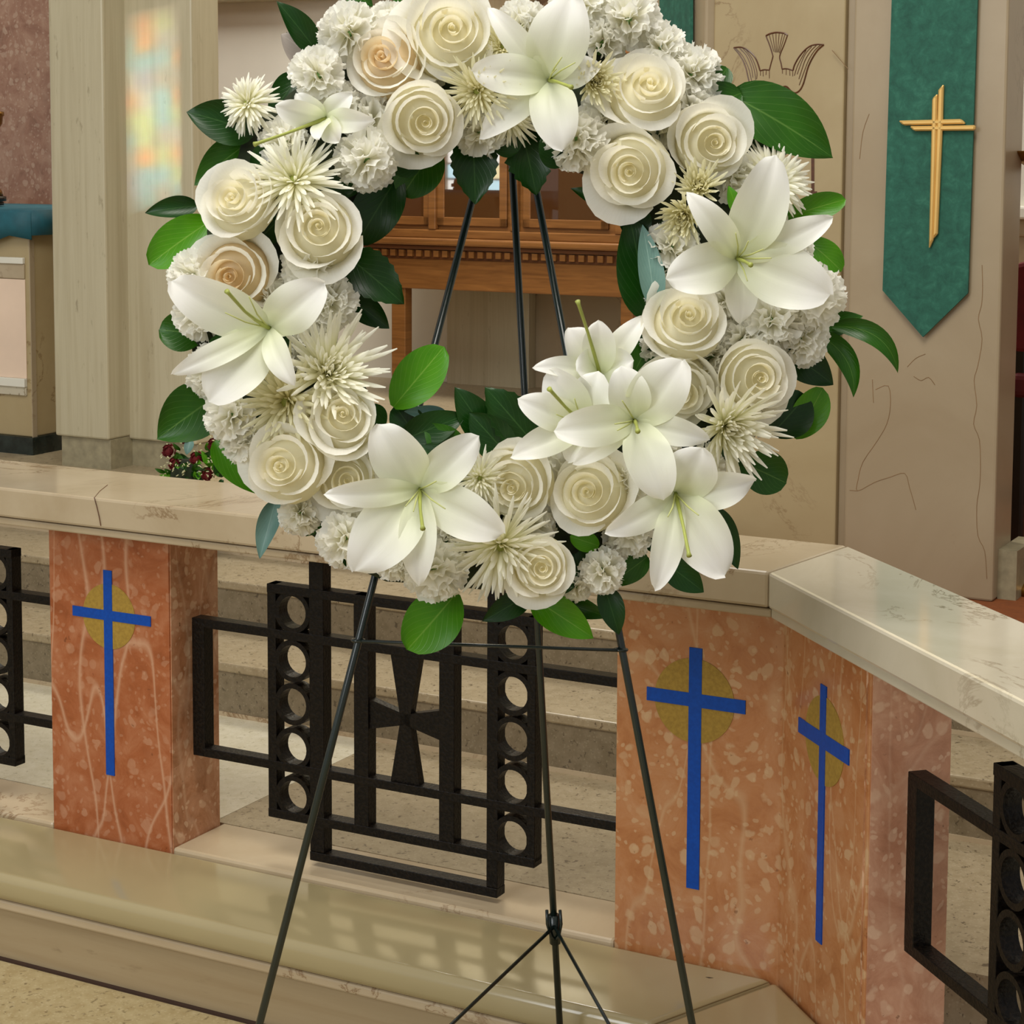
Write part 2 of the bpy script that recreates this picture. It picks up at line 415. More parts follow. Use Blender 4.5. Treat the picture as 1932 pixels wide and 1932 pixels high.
# right hand marble wall with the engraved dove
VW = 4.70
ue0, _ = uz1(1330, 400, VW); ue1, _ = uz1(1342, 400, VW); ug0, _ = uz1(1588, 400, VW); ug1, _ = uz1(1607, 400, VW); uend, _ = uz1(1891, 560, VW)
wr = struct('wall_right', MB().box(F1, ue1, ug0, VW, VW + .14, Z2, 4.5), M['panelb'], bevel=.004)
put('groove', MB().box(F1, ue0, ue1 - .0005, VW + .02, VW + .13, Z2, 4.5), M['wallb'], wr)
put('groove', MB().box(F1, ug0 + .0005, ug1, VW + .02, VW + .13, Z2, 4.5), M['wallb'], wr)
put('marble_wing', MB().box(F1, ug1, uend, VW - .012, VW + .15, Z2, 4.5), M['wallb'], wr, bevel=.006)
pe = F1(ue0, VW - .012, 0)
wl = MB(); du, dn = -U2, N2
wl.hexa([pe + Z * Z2, pe + du * .47 + Z * Z2, pe + du * .47 + dn * .14 + Z * Z2, pe + dn * .14 + Z * Z2,
         pe + Z * 4.5, pe + du * .47 + Z * 4.5, pe + du * .47 + dn * .14 + Z * 4.5, pe + dn * .14 + Z * 4.5])
put('marble_wing', wl, M['wallb'], wr, bevel=.006, fix=True)
gb = MB().box(F1, uend - .0, uend + .045, VW + .03, VW + .22, Z2, Z2 + .12)
put('grey_plinth', gb, M['grey'], wr)

def dv(X, Y): return onp(1350 + X / 7.728, 30 + Y / 7.728, N1, VW - .0005)
dove_lines = [
 ([(265,465),(360,455),(440,480),(520,540),(580,610),(620,700),(650,800)], 1.7),
 ([(265,465),(330,540),(400,650),(445,770),(470,880),(495,985),(520,1080)], 1.5),
 ([(300,475),(400,590),(480,760),(515,900),(530,980)], .9), ([(350,470),(450,580),(520,750),(545,900)], .9),
 ([(400,475),(490,590),(560,770),(585,930)], .9), ([(450,500),(540,630),(600,800),(600,920)], .9),
 ([(650,800),(710,785),(785,790)], 1.5), ([(655,800),(655,870)], .8), ([(692,790),(695,880)], .8), ([(740,790),(735,860)], .8), ([(785,790),(785,910)], .8),
 ([(735,290),(790,430),(830,560),(835,600),(810,690),(785,790)], 1.5), ([(1050,280),(1000,420),(950,540),(935,610),(955,690),(970,775)], 1.5),
 ([(735,290),(780,265),(830,250),(890,240),(960,245),(1010,255),(1050,280)], 2.0),
 ([(780,265),(850,520)], .8), ([(830,250),(870,530)], .8), ([(880,240),(885,530)], .8), ([(930,243),(900,530)], .8), ([(980,250),(915,530)], .8), ([(1015,260),(930,540)], .8),
 ([(970,775),(1040,770),(1130,795)], 1.5), ([(975,775),(975,840)], .8), ([(1030,780),(1030,860)], .8), ([(1080,790),(1085,870)], .8), ([(1125,795),(1125,880)], .8),
 ([(1130,795),(1150,720),(1210,610),(1290,510),(1380,440),(1480,415),(1580,420)], 1.7),
 ([(1580,420),(1490,500),(1410,620),(1350,750),(1310,890),(1280,990),(1240,1070),(1190,1115),(1140,1120),(1090,1085),(1040,1035),(990,1035),(950,1090),(925,1140),(915,1200)], 1.9),
 ([(1530,425),(1440,510),(1360,640),(1300,790),(1260,900),(1220,1010)], .9), ([(1470,430),(1390,510),(1310,640),(1260,780),(1215,920)], .9),
 ([(1400,450),(1320,540),(1260,660),(1190,850)], .9), ([(1320,500),(1250,620),(1190,740),(1150,870)], .9)]
dm = MB()
def smooth(pts, k=4):
    if len(pts) < 3: return pts
    out = []
    for i in range(len(pts) - 1):
        p0, p1, p2, p3 = pts[max(i - 1, 0)], pts[i], pts[i + 1], pts[min(i + 2, len(pts) - 1)]
        for j in range(k):
            t = j / k
            out.append(tuple(.5 * (2 * p1[a] + (p2[a] - p0[a]) * t + (2 * p0[a] - 5 * p1[a] + 4 * p2[a] - p3[a]) * t * t + (3 * p1[a] - p0[a] - 3 * p2[a] + p3[a]) * t ** 3) for a in (0, 1)))
    return out + [pts[-1]]
for pts, wd in dove_lines:
    dm.tube([dv(*p) for p in smooth(pts)], .0011 * wd, 5)
put('dove_engraving', dm, M['wood_dk'], wr)['label'] = 'engraved dove with fan tail and raised wings'
lm = MB()
for x0, y0, x1, y1 in ((1530.5, 250, 1536, 362), (1525, 361, 1541, 365), (1525, 247, 1541, 251)):
    p = [onp(x, y, N1, VW - .002) for x, y in ((x0, y1), (x1, y1), (x1, y0), (x0, y0))]
    lm.prism(p, N1 * .003)
put('engraved_letter', lm, M['wood_dk'], wr, fix=True)

ck = MB()
for pts in ([(1853,500),(1854,545),(1852,575),(1846,602),(1853,640),(1845,690),(1838,718),(1843,765),(1837,800),(1848,830),(1850,885),(1848,920),(1843,955),(1845,1010),(1858,1040),(1862,1092)],
            [(1652,735),(1676,728),(1680,765),(1673,800),(1655,832),(1628,872),(1619,905),(1618,926),(1650,910),(1680,900),(1707,893),(1716,920),(1722,940),(1728,962)],
            [(1712,692),(1728,676),(1746,668)], [(1724,710),(1738,718),(1752,712),(1764,726)], [(1646,716),(1648,760)], [(1603,925),(1618,926)], [(1570,95),(1600,130)], [(1640,215),(1628,250),(1622,300)]):
    ck.tube([onp(x, y, N1, VW - .012) for x, y in smooth(pts, 3)], .0010, 5)
put('crack', ck, plain('crack_line', rgb(140, 112, 78), .8), wr)

# white wall and ledge at the far right
wf = struct('wall_far_right', MB().box(F1, -1.9, UR, 6.6, 6.75, Z2, 5), M['plaster'])
for ya, yb, pr, mt in ((388, 413, .05, 'plaster'), (413, 446, .02, 'slab')):
    _, za = uz1(1915, yb, 6.6); _, zc = uz1(1915, ya, 6.6)
    put('ledge', MB().box(F1, -1.9, UR, 6.6 - pr, 6.6, za, zc), M[mt], wf, bevel=.008)
_, zt = uz1(1915, 446, 6.6)
put('stone_dado', MB().box(F1, -1.9, UR, 6.59, 6.6, Z2, zt), M['wallb'], wf)

# pink marble wall behind the side altar
wp = struct('wall_left', MB().box(F1, UL, uz1(210, 300, 5.42)[0], 5.42, 5.6, Z3, 5), M['pinkwall'])

# stained glass window of the nave behind the photographer, seen in the cabinet glass
VC = 6.45
def mirror(x, y, vplane=-4.2):
    d = ray(x, y); p = EYE + d * ((VC - N1.dot(EYE)) / N1.dot(d))
    r_ = d - N1 * (2 * d.dot(N1)); q = p + r_ * ((vplane - N1.dot(p)) / N1.dot(r_))
    return q.dot(U1), q.z
wa, za = mirror(836, 367); wc, zc = mirror(950, 250)
wu0, wu1, wz0, wz1 = min(wa, wc), max(wa, wc), min(za, zc), max(za, zc)
def glow(name, col, s):
    t = NT(name); t.t.nodes.remove(t.b); e = t.n('Emission'); e.inputs[0].default_value = col; e.inputs[1].default_value = s
    t.l(e.outputs[0], t.t.nodes['Material Output'].inputs['Surface']); return t.m
gls = [glow('daylit_glass_white', (1, .98, .9, 1), 9), glow('daylit_glass_blue', (.62, .92, 1, 1), 9), glow('daylit_glass_amber', (1, .86, .5, 1), 9)]
win = struct('window_1', MB().box(F1, wu0 - .12, wu1 + .12, -4.32, -4.22, wz0 - .14, wz0), M['wallb'])
for a, b, c, d in ((wu0 - .12, wu0, wz0, wz1), (wu1, wu1 + .12, wz0, wz1), (wu0 - .12, wu1 + .12, wz1, wz1 + .14)):
    put('window_frame', MB().box(F1, a, b, -4.32, -4.22, c, d), M['wallb'], win)
for i in range(3):
    for j in range(4):
        a = wu0 + (wu1 - wu0) * i / 3; c = wz0 + (wz1 - wz0) * j / 4
        put('pane', MB().box(F1, a + .01, a + (wu1 - wu0) / 3 - .01, -4.29, -4.27, c + .01, c + (wz1 - wz0) / 4 - .01), gls[(0, 2, 1)[(i + j * 2) % 3] if j == 0 else (0, 1, 0, 2)[(i + j) % 4]], win)

# light through coloured glass falling on the pillar
def stained_spot():
    l = bpy.data.lights.new('window_light', 'SPOT'); l.energy = 1; l.shadow_soft_size = .002; l.spot_size = R(6.5); l.spot_blend = .2
    o = bpy.data.objects.new('window_light', l); C.objects.link(o)
    tgt = onp(290, 205, N1, vbq); o.location = F1(2.5, -1.5, 3.1)
    o.rotation_euler = (tgt - o.location).to_track_quat('-Z', 'Y').to_euler()
    l.use_nodes = True; t = l.node_tree; e = t.nodes['Emission']
    def n(k): return t.nodes.new('ShaderNode' + k)
    tc = n('TexCoord'); sx = n('SeparateXYZ'); t.links.new(tc.outputs['Normal'], sx.inputs[0])
    def math_(op, a, b):
        x = n('Math'); x.operation = op
        for k, v in enumerate((a, b)):
            if v is None: continue
            if hasattr(v, 'links'): t.links.new(v, x.inputs[k])
            else: x.inputs[k].default_value = v
        return x.outputs[0]
    px = math_('DIVIDE', sx.outputs['X'], sx.outputs['Z']); py = math_('DIVIDE', sx.outputs['Y'], sx.outputs['Z'])
    ax = math_('ABSOLUTE', px, None); ay = math_('ABSOLUTE', py, None)
    inx = n('MapRange'); inx.inputs[1].default_value = .0085; inx.inputs[2].default_value = .0050; t.links.new(ax, inx.inputs[0])
    iny = n('MapRange'); iny.inputs[1].default_value = .033; iny.inputs[2].default_value = .025; t.links.new(ay, iny.inputs[0])
    msk = math_('MULTIPLY', inx.outputs[0], iny.outputs[0])
    cx = math_('SNAP', px, .0052); cy = math_('SNAP', py, .0062)
    cv = n('CombineXYZ'); t.links.new(cx, cv.inputs[0]); t.links.new(cy, cv.inputs[1])
    wn = n('TexWhiteNoise'); wn.noise_dimensions = '3D'; t.links.new(cv.outputs[0], wn.inputs['Vector'])
    rp = n('ValToRGB'); rp.color_ramp.interpolation = 'CONSTANT'; el = rp.color_ramp.elements
    cols = [(0, (.30, .75, 1, 1)), (.22, (.35, .38, .42, 1)), (.42, (1, .42, .2, 1)), (.56, (.75, 1, .5, 1)), (.7, (.3, .36, .6, 1)), (.86, (.9, .95, 1, 1))]
    while len(el) < len(cols): el.new(.5)
    for k, (p, c) in enumerate(cols): el[k].position = p; el[k].color = c
    t.links.new(wn.outputs['Value'], rp.inputs[0]); t.links.new(rp.outputs[0], e.inputs['Color'])
    st = math_("MULTIPLY", msk, 4600.0); t.links.new(st, e.inputs['Strength'])
stained_spot()

# ================================================================== COMMUNION RAIL
ZT, ZL, ZM = .845, .7875, .771                # cap: top, lower edge of slab, underside of the trim
VN = 2.89
nc = onz(1449.6, 1079.3, ZT); fc = onz(1599, 1029, ZT)      # mitre of the cap, near and far corner
ncl = onz(1449.6, 1079.3, ZT) - Z * (ZT - ZL)
e_n = onz(1932, 1325.3, ZT); e_f = onz(1932, 1173.2, ZT)
d2n = (e_n - nc).normalized(); d2f = (e_f - fc).normalized()
far = 2.2
capr = thing('rail_cap', F1(-1.5, 3.0, ZT), 'long bent cream marble rail top behind the wreath easel', 'altar rail')
vf = fc.dot(N1)
def capseg(p_near, p_far, q_near, q_far, z0, z1):
    fl = lambda p, z: Vector((p.x, p.y, z))
    return MB().hexa([fl(p_near, z0), fl(q_near, z0), fl(q_far, z0), fl(p_far, z0), fl(p_near, z1), fl(q_near, z1), fl(q_far, z1), fl(p_far, z1)])
ul_ = -4.2
put('slab', capseg(F1(ul_, VN, 0), F1(ul_, vf, 0), nc, fc, ZL, ZT), M['slab'], capr, bevel=.005)
put('slab', capseg(nc + d2n * .0012, fc + d2f * .0012, nc + d2n * far, fc + d2f * far, ZL, ZT), M['slab2'], capr, bevel=.005)
def off_mitre(p, a):                          # mitre corner moved towards the sanctuary by a
    q = (N1 + Vector((-d2n.y, d2n.x, 0)))
    return p + q * (a / q.dot(N1))
n2 = Vector((-d2n.y, d2n.x, 0))
g_n, g_f = off_mitre(nc, .007), off_mitre(fc, -.007)
g2_n, g2_f = off_mitre(nc, .016), off_mitre(fc, -.016)
put('trim', capseg(F1(ul_, VN + .007, 0), F1(ul_, vf - .007, 0), g_n, g_f, ZM, ZL - .0022), M['slab'], capr, bevel=.003)
put('trim', capseg(g_n + d2n * .0012, g_f + d2f * .0012, g_n + d2n * far, g_f + d2f * far, ZM, ZL - .0003), M['slab2'], capr, bevel=.002)
put('joint', capseg(F1(ul_, VN + .012, 0), F1(ul_, vf - .016, 0), g2_n, g2_f, ZL - .003, ZL + .001), M['gap'], capr)
jt = MB()
for ln in ([(178, 939), (183, 958), (187, 975), (190, 992)],): jt.tube([onp(x, y, N1, VN) for x, y in ln], .0009, 5)
jt.tube([onz(178, 939, ZT), onz(188, 927, ZT), onz(203, 915, ZT)], .0009, 5)
put('crack', jt, M['wood_dk'], capr)

def cross_and_disc(post, fr, N, v, uc, ztop, zbot, zarm, ul, ur, wv, wh, disc_c, disc_r, mat='blue'):
    b = MB().box(fr, uc - wv / 2, uc + wv / 2, v - .0018, v + .002, zbot, ztop)
    c = MB(); cu, cz = disc_c
    c.prism([fr(cu + disc_r * math.cos(k * math.pi / 24), v - .001, cz + disc_r * math.sin(k * math.pi / 24)) for k in range(48)], N * .003)
    put('gold_disc', c, M['olive'], post, fix=True)
    b.box(fr, ul, ur, v - .0019, v + .002, zarm - wh / 2, zarm + wh / 2)
    put('cross_inlay', b, M[mat], post)

# left post
pa, pb = -2.609, -2.318
lp = thing('marble_post', F1((pa + pb) / 2, 3.0, 0), 'orange veined marble rail post with blue cross, left of the easel', 'post')
put('shaft', MB().box(F1, pa, pb, VP, VP + .15, .05, ZM), M['orange'], lp, bevel=.002)
put('side_slab', MB().box(F1, pb, pb + .0015, VP + .004, VP + .15, .12, ZM), M['orange_side'], lp)
def P1(x, y): return uz1(x, y, VP)
ca, zt_ = P1(204, 1076); _, zb_ = P1(208, 1462); cl, _ = P1(138, 1158); crr, _ = P1(285, 1168); _, zar = P1(205, 1161)
dc = P1(206, 1163)
cross_and_disc(lp, F1, N1, VP, P1(206, 1250)[0], zt_, zb_, zar, cl, crr, .0205, .0195, dc, .0635)
# corner post: two faces
ka = -1.388; K = F1(-1.0965, VP, 0); k2 = K.dot(N2); ku2 = K.dot(U2); kb2 = -2.565
cpst = thing('marble_post', F1(-1.25, 3.05, 0), 'bent peach marble corner post with two blue crosses, behind easel leg', 'post')
def flat(p, z): return Vector((p.x, p.y, z))
A_ = F1(ka, VP, 0); B_ = F2(kb2, k2, 0); Cc = F2(kb2, k2 + .13, 0); D_ = F1(ka, VP + .15, 0)
E_ = fc - N1 * .06 - U1 * .02
sh = MB(); outl = [A_, K, B_, Cc, flat(E_, 0), D_]
sh.prism([flat(p, .05) for p in outl], Z * (ZM - .05))
put('shaft', sh, M['peach'], cpst, fix=True, bevel=.002)
# corner joint strip near the right edge of the second face
put('joint_strip', MB().box(F2, kb2 - .013, kb2 - .008, k2 - .0008, k2 + .004, .06, ZM), M['orange_side'], cpst)
put('side_slab', MB().box(F2, kb2, kb2 + .0015, k2 + .003, k2 + .13, .06, ZM), M['pinkside'], cpst)
ca, zt_ = P1(1312, 1222); _, zb_ = P1(1306, 1676); cl, _ = P1(1221, 1305); crr, _ = P1(1407, 1335); _, zar = P1(1313, 1321)
cross_and_disc(cpst, F1, N1, VP, P1(1311, 1400)[0], zt_, zb_, zar, cl, crr, .0225, .0225, P1(1310, 1322), .0705)
def P2(x, y): return uz2(x, y, k2)
ca, zt_ = P2(1554, 1292); _, zb_ = P2(1546, 1778); cl, _ = P2(1508, 1368); crr, _ = P2(1603, 1430); _, zar = P2(1554, 1397)
cross_and_disc(cpst, F2, N2, k2, P2(1550, 1560)[0], zt_, zb_, zar, cl, crr, .021, .024, P2(1556, 1398), .0685)

# curb under the grilles
cu = thing('rail_curb', F1(-2, 3.0, 0), 'cream marble curb under the iron grille behind the kneeler', 'curb')
put('curb_stone', MB().box(F1, pb + .002, ka - .001, VP, 3.112, .02, ZF + .001), M['curb'], cu, bevel=.006)
put('curb_stone', MB().box(F1, ul_, pa - .001, VP, 3.112, .02, ZF + .001), M['curb'], cu, bevel=.006)
put('curb_stone', MB().box(F2, kb2 + .002, kb2 + 1.6, k2, k2 + .14, .02, ZF + .001), M['curb'], cu, bevel=.006)

# ------------------------------------------------------------------ iron grilles
GV = 2.995; GD = .03
def g(X, Y): return uz1(350 + X / 2.273, 1030 + Y / 2.273, GV)
GU = {k: g(x, 800)[0] for k, x in dict(l0=31, l1=104, a0=352, a1=388, b0=530, b1=598, c0=720, c1=785, d0=1085, d1=1150, e0=1290, e1=1338, f0=1462, f1=1498).items()}
zA0, zA1 = g(400, 378)[1] - .002, None
zrA = g(650, 425)[1]; zrB = g(650, 1002)[1]; ztop = .7; zbot = g(650, 1200)[1]; zlow = g(900, 1400)[1]
BT = .017                                    # bar thickness seen from the front
ZRA, ZRB, ZTOP, ZBOT, ZLOW = .604, .354, .697, .262, .203
RUN = GU['l0'] * 0
def make_grille(fr, N, v, shift, gap, right, label, loop_r=None):
    U = {k: x + shift for k, x in GU.items()}
    for k in ('l0', 'l1'): U[k] -= gap
    mid = (U['c0'] + U['d1']) / 2
    org = fr(mid, v + GD / 2, .19)
    t = thing('iron_grille', org, label, 'grille', 'bronze grilles of the rail')
    def bar(n, a0, a1, z0, z1, dv=0): return put(n, MB().box(fr, a0, a1, v + dv, v + GD - dv, z0, z1), M['iron'], t, bevel=.0012)
    r1 = right
    bar('rail_bar', U['l0'], r1, ZRA - BT / 2, ZRA + BT / 2, .0006)
    bar('rail_bar', U['l0'], r1, ZRB - BT / 2, ZRB + BT / 2, .0006)
    bar('end_bar', U['l0'], U['l1'] - .012, ZRB, ZRA, .0003)
    bar('frame_bar', U['a0'], U['f1'], ZTOP - BT, ZTOP)
    bar('frame_bar', U['a0'], U['f1'], ZBOT - BT / 2, ZBOT + BT / 2)
    for n, a, b, z0, z1 in (('upright', 'a0', 'a1', ZBOT, ZTOP), ('long_upright', 'b0', 'b1', ZLOW, ZM), ('upright', 'c0', 'c1', ZBOT, ZTOP), ('upright', 'd0', 'd1', ZBOT, ZTOP),
                            ('long_upright', 'e0', 'e1', ZLOW, ZM), ('upright', 'f0', 'f1', ZBOT, ZTOP)):
        w_ = (U[b] - U[a]); bar(n, U[a], U[a] + min(w_, .031), z0, z1, .0012)
    bar('lower_bar', U['b0'], U['e1'], ZLOW - BT, ZLOW)
    # ring columns: square plates pierced by a round hole, made as rings
    for a, b, zs in (('a1', 'b0', (285, 495, 680, 870, 1075)), ('e1', 'f0', (415, 635, 830, 1035, 1255))):
        c = (U[a] + U[b]) / 2; ro = .0395; X = 455 if a == 'a1' else 1405
        for y in zs:
            zc_ = g(X, y)[1]; m = MB(); n = 28; r_i = .0300; vs, fq = [], []
            for k in range(n):
                an = 2 * math.pi * k / n; co, si = math.cos(an), math.sin(an)
                vs += [fr(c + ro * co, v + .001, zc_ + ro * si), fr(c + r_i * co, v + .001, zc_ + r_i * si), fr(c + r_i * co, v + GD - .001, zc_ + r_i * si), fr(c + ro * co, v + GD - .001, zc_ + ro * si)]
            for k in range(n):
                q = ((k + 1) % n) * 4; k4 = k * 4
                fq += [(k4, q, q + 1, k4 + 1), (k4 + 1, q + 1, q + 2, k4 + 2), (k4 + 2, q + 2, q + 3, k4 + 3), (k4 + 3, q + 3, q, k4)]
            put('ring', m.add(vs, fq), M['iron'], t, fix=True)
        # corner webs above and below the rings
    # flared cross in the middle
    zc_ = (ZRA + ZRB) / 2; hw, hn = .030, .0095; hu = (U['d0'] - U['c1']) / 2 + .012; cm = (U['c1'] + U['d0']) / 2
    top, bt = ZRA - BT / 2, ZRB + BT / 2
    for nm, pts in (('cross_arm', [(cm - hw, top), (cm + hw, top), (cm + hn, zc_), (cm - hn, zc_)]), ('cross_arm', [(cm - hn, zc_), (cm + hn, zc_), (cm + hw, bt), (cm - hw, bt)]),
                    ('cross_arm', [(cm - hu, zc_ - hw), (cm, zc_ - hn), (cm, zc_ + hn), (cm - hu, zc_ + hw)]), ('cross_arm', [(cm, zc_ - hn), (cm + hu, zc_ - hw), (cm + hu, zc_ + hw), (cm, zc_ + hn)])):
        put(nm, MB().prism([fr(a, v + .006, z) for a, z in pts], N * .018), M['iron'], t, fix=True)
    return t
make_grille(F1, N1, GV, 0, 0, ka, 'dark bronze grille with flared cross behind the easel legs')
ur_, _ = uz1(25, 1250, GV); shf = ur_ - GU['f1']
make_grille(F1, N1, GV, shf, 0, pa, 'dark bronze grille cut off at the photo\'s left edge')
gv2 = k2 + .045
cuu, _ = uz2(1872, 1500, gv2); luu, _ = uz2(1709, 1600, gv2)
sh2 = cuu - GU['a0']; gap2 = (cuu - luu) - (GU['a0'] - GU['l0'])
make_grille(F2, N2, gv2, sh2, gap2, cuu + 1.0, 'dark bronze grille beside the corner post, cut by the photo\'s right edge')

# ================================================================== KNEELER
kn = thing('kneeler', F1(-2, 2.8, 0), 'padded kneeling step with beige vinyl cushion before the rail', 'kneeler')
KU = -1.33                                  # mitre of the kneeler on its front edge
kf = F1(-1.20, 2.69, 0)
def mitre_pt(v, dn):                         # point on the mitre for an offset v before the post face
    # bisector between run 1 and run 2
    b = (U1 * -1 + U2).normalized(); mdir = (-(N1 + N2)).normalized()
    return K + mdir * (v / mdir.dot(-N1))
def kn_run(v_front, v_back, z0, z1):
    a = [F1(ul_, VP - v_front, 0), mitre_pt(v_front, 0), mitre_pt(v_back, 0), F1(ul_, VP - v_back, 0)]
    return MB().hexa([flat(p, z0) for p in a] + [flat(p, z1) for p in a])
def kn_run2(v_front, v_back, z0, z1):
    e = lambda v: F2(kb2 + 1.6, k2 - v, 0)
    a = [mitre_pt(v_front, 0), e(v_front), e(v_back), mitre_pt(v_back, 0)]
    return MB().hexa([flat(p, z0) for p in a] + [flat(p, z1) for p in a])
put('step_front', kn_run(.237, .01, 0, .098), M['trav_h'], kn)
put('step_front', kn_run2(.237, .01, 0, .098), M['trav_h'], kn)
put('lip', kn_run(.248, .01, .099, .117), M['curb'], kn, bevel=.004)
put('lip', kn_run2(.248, .01, .099, .117), M['curb'], kn, bevel=.004)
for nm, fn in (('pad', kn_run), ('pad', kn_run2)):
    put(nm, fn(.257, .003, .118, ZP + .002), M['vinyl'], kn, bevel=.016, seg=4, smooth=True)
st = MB()
a = mitre_pt(.25, 0); b = mitre_pt(.02, 0)
st.tube([flat(a, ZP + .0005), flat(b, ZP + .0005)], .0012, 6)
put('seam', st, M['seam'], kn)
mk = onz(1338, 1845, ZP + .002)
put('scuff_mark', MB().tube([mk - U1 * .006, mk, mk + U1 * .006 + N1 * .003], [.0004, .0013, .0004], 6), M['gap'], kn)

# ================================================================== SIDE ALTAR (left)
va = 4.70
ar, _ = uz1(50, 440, va); zc1 = uz1(30, 452, va)[1]
sa = thing('side_altar', F1(ar - .8, va + .3, Z3), 'pale marble side altar on black base at the far left', 'altar')
_, zpl = uz1(30, 822, va)
ar2, _ = uz1(61, 820, va)
put('body', MB().box(F1, ar2 - 1.9, ar2, va, va + .55, zpl, uz1(30, 405, va)[1]), M['panelb'], sa, bevel=.004)
put('base', MB().box(F1, ar2 - 1.93, ar2 + .012, va - .012, va + .56, Z3, zpl), M['black'], sa)
for y0_, y1_, pr, mt in ((485, 497, .012, 'plaster'), (497, 525, .006, 'slab'), (526, 712, .003, 'pinkpanel'), (712, 728, .014, 'plaster'), (728, 744, .008, 'slab2')):
    zz1 = uz1(20, y0_, va)[1]; zz0 = uz1(20, y1_, va)[1]
    put('front_panel' if mt == 'pinkpanel' else 'moulding', MB().box(F1, ar2 - 1.7, ar2 - .016, va - pr, va, zz0, zz1), M[mt], sa, bevel=.002)
put('corner_strip', MB().box(F1, ar2, ar2 + .003, va, va + .02, zpl, uz1(30, 405, va)[1]), M['wallb'], sa)
# teal cloth over its top
zt1 = uz1(30, 398, va)[1]; zt0 = uz1(30, 446, va)[1]
cm_ = MB(); rows = []
for j in range(25):
    uu = ar2 - 1.9 + 1.93 * j / 24
    wv = .006 * math.sin(j * 1.9)
    drop = zt0 + .008 * math.sin(j * 2.3) - (.026 if j in (22,) else 0)
    rows.append([F1(uu, va + .5, zt1 + .004), F1(uu, va - .02, zt1 + .004), F1(uu, va - .028 + wv, zt1 - .006), F1(uu, va - .03 + wv, (zt1 + drop) / 2), F1(uu, va - .03 + wv * 1.4, drop)])
cm_.grid(rows)
ue_ = ar2 + .03
cm_.grid([[F1(ue_ - .0, va + .5 - .52 * j / 6, zt1 + .004) for j in range(7)], [F1(ue_ + .004 * (j % 2), va + .5 - .52 * j / 6, zt0 + .005) for j in range(7)]])
clo = put('altar_cloth', cm_, M['teal'], smooth=True)
md = clo.modifiers.new('thick', 'SOLIDIFY'); md.thickness = .004
tag(clo, 'teal cloth hanging over the top of the side altar', 'cloth')
put('top_board', MB().box(F1, ar2 - 1.9, ar2 + .02, va - .015, va + .55, zt1 - .012, zt1 + .0), M['slab'], sa)
# brass candlestick, mostly cut off by the frame
cs = F1(uz1(-24, 370, va + .2)[0], va + .2, zt1 + .008)
cst = thing('candlestick', cs, 'brass candlestick on the teal cloth at the far left', 'candlestick')
k_ = .00138
put('foot', MB().lathe([(.052, 0), (.052, .010), (.046, .012), (.060, .014), (.060, .028), (.05, .03)], cs), M['darkwood'], cst, smooth=True)
put('dome', MB().lathe([(.05, .03), (.047, .045), (.036, .06), (.022, .07), (.016, .085), (.02, .092), (.012, .10)], cs), M['brass'], cst, smooth=True)
put('stem', MB().lathe([(.011, .10), (.011, .22)], cs), M['brass'], cst, smooth=True)
put('cup', MB().lathe([(.016, .22), (.034, .235), (.052, .262), (.054, .285), (.058, .287), (.058, .30), (.04, .302)], cs), M['brass'], cst, smooth=True)
put('candle', MB().lathe([(.022, .302), (.022, .62), (.004, .625)], cs), M['carn'], cst, smooth=True)

# ================================================================== WOODEN CABINET in the apse
cb = thing('wooden_cabinet', F1(uz1(940, 600, VC)[0], VC + .2, Z3), 'carved cherry wood cabinet on legs seen through the wreath', 'cabinet')
def cz(x, y, v=VC): return uz1(x, y, v)
cu0 = cz(690, 480)[0]; cu1 = cz(1200, 480)[0]
def zy(y, x=930): return cz(x, y)[1]
put('body', MB().box(F1, cu0 + .02, cu1 - .02, VC + .012, VC + .45, zy(452), zy(120)), M['wood'], cb)
put('base_rail', MB().box(F1, cu0, cu1, VC - .012, VC + .46, zy(452), zy(436)), M['wood'], cb, bevel=.004)
put('moulding', MB().box(F1, cu0 - .03, cu1 + .03, VC - .035, VC + .46, zy(466), zy(452)), M['wood'], cb, bevel=.008, seg=3)
put('moulding', MB().box(F1, cu0 - .015, cu1 + .015, VC - .02, VC + .46, zy(474), zy(466)), M['wood_dk'], cb, bevel=.003)
put('frieze', MB().box(F1, cu0 + .01, cu1 - .01, VC, VC + .45, zy(551), zy(492)), M['wood'], cb, bevel=.003)
put('dentil_bed', MB().box(F1, cu0 + .0, cu1 - .0, VC - .004, VC + .45, zy(493), zy(473)), M['wood_dk'], cb)
put('cornice', MB().box(F1, cu0 - .03, cu1 + .03, VC - .04, VC + .47, zy(120), zy(98)), M['wood'], cb, bevel=.012, seg=3)
nd = 30
for i in range(nd):
    a = cu0 + (cu1 - cu0) * (i + .2) / nd; b = cu0 + (cu1 - cu0) * (i + .78) / nd
    put('dentil', MB().box(F1, a, b, VC - .018, VC - .003, zy(488), zy(476)), M['wood'], cb)
for x0, x1 in ((736, 762), (1168, 1192)):
    a, _ = cz(x0, 620); b, _ = cz(x1, 620)
    put('leg', MB().box(F1, a, b, VC + .01, VC + .06, Z3, zy(550)), M['wood'], cb, bevel=.003)
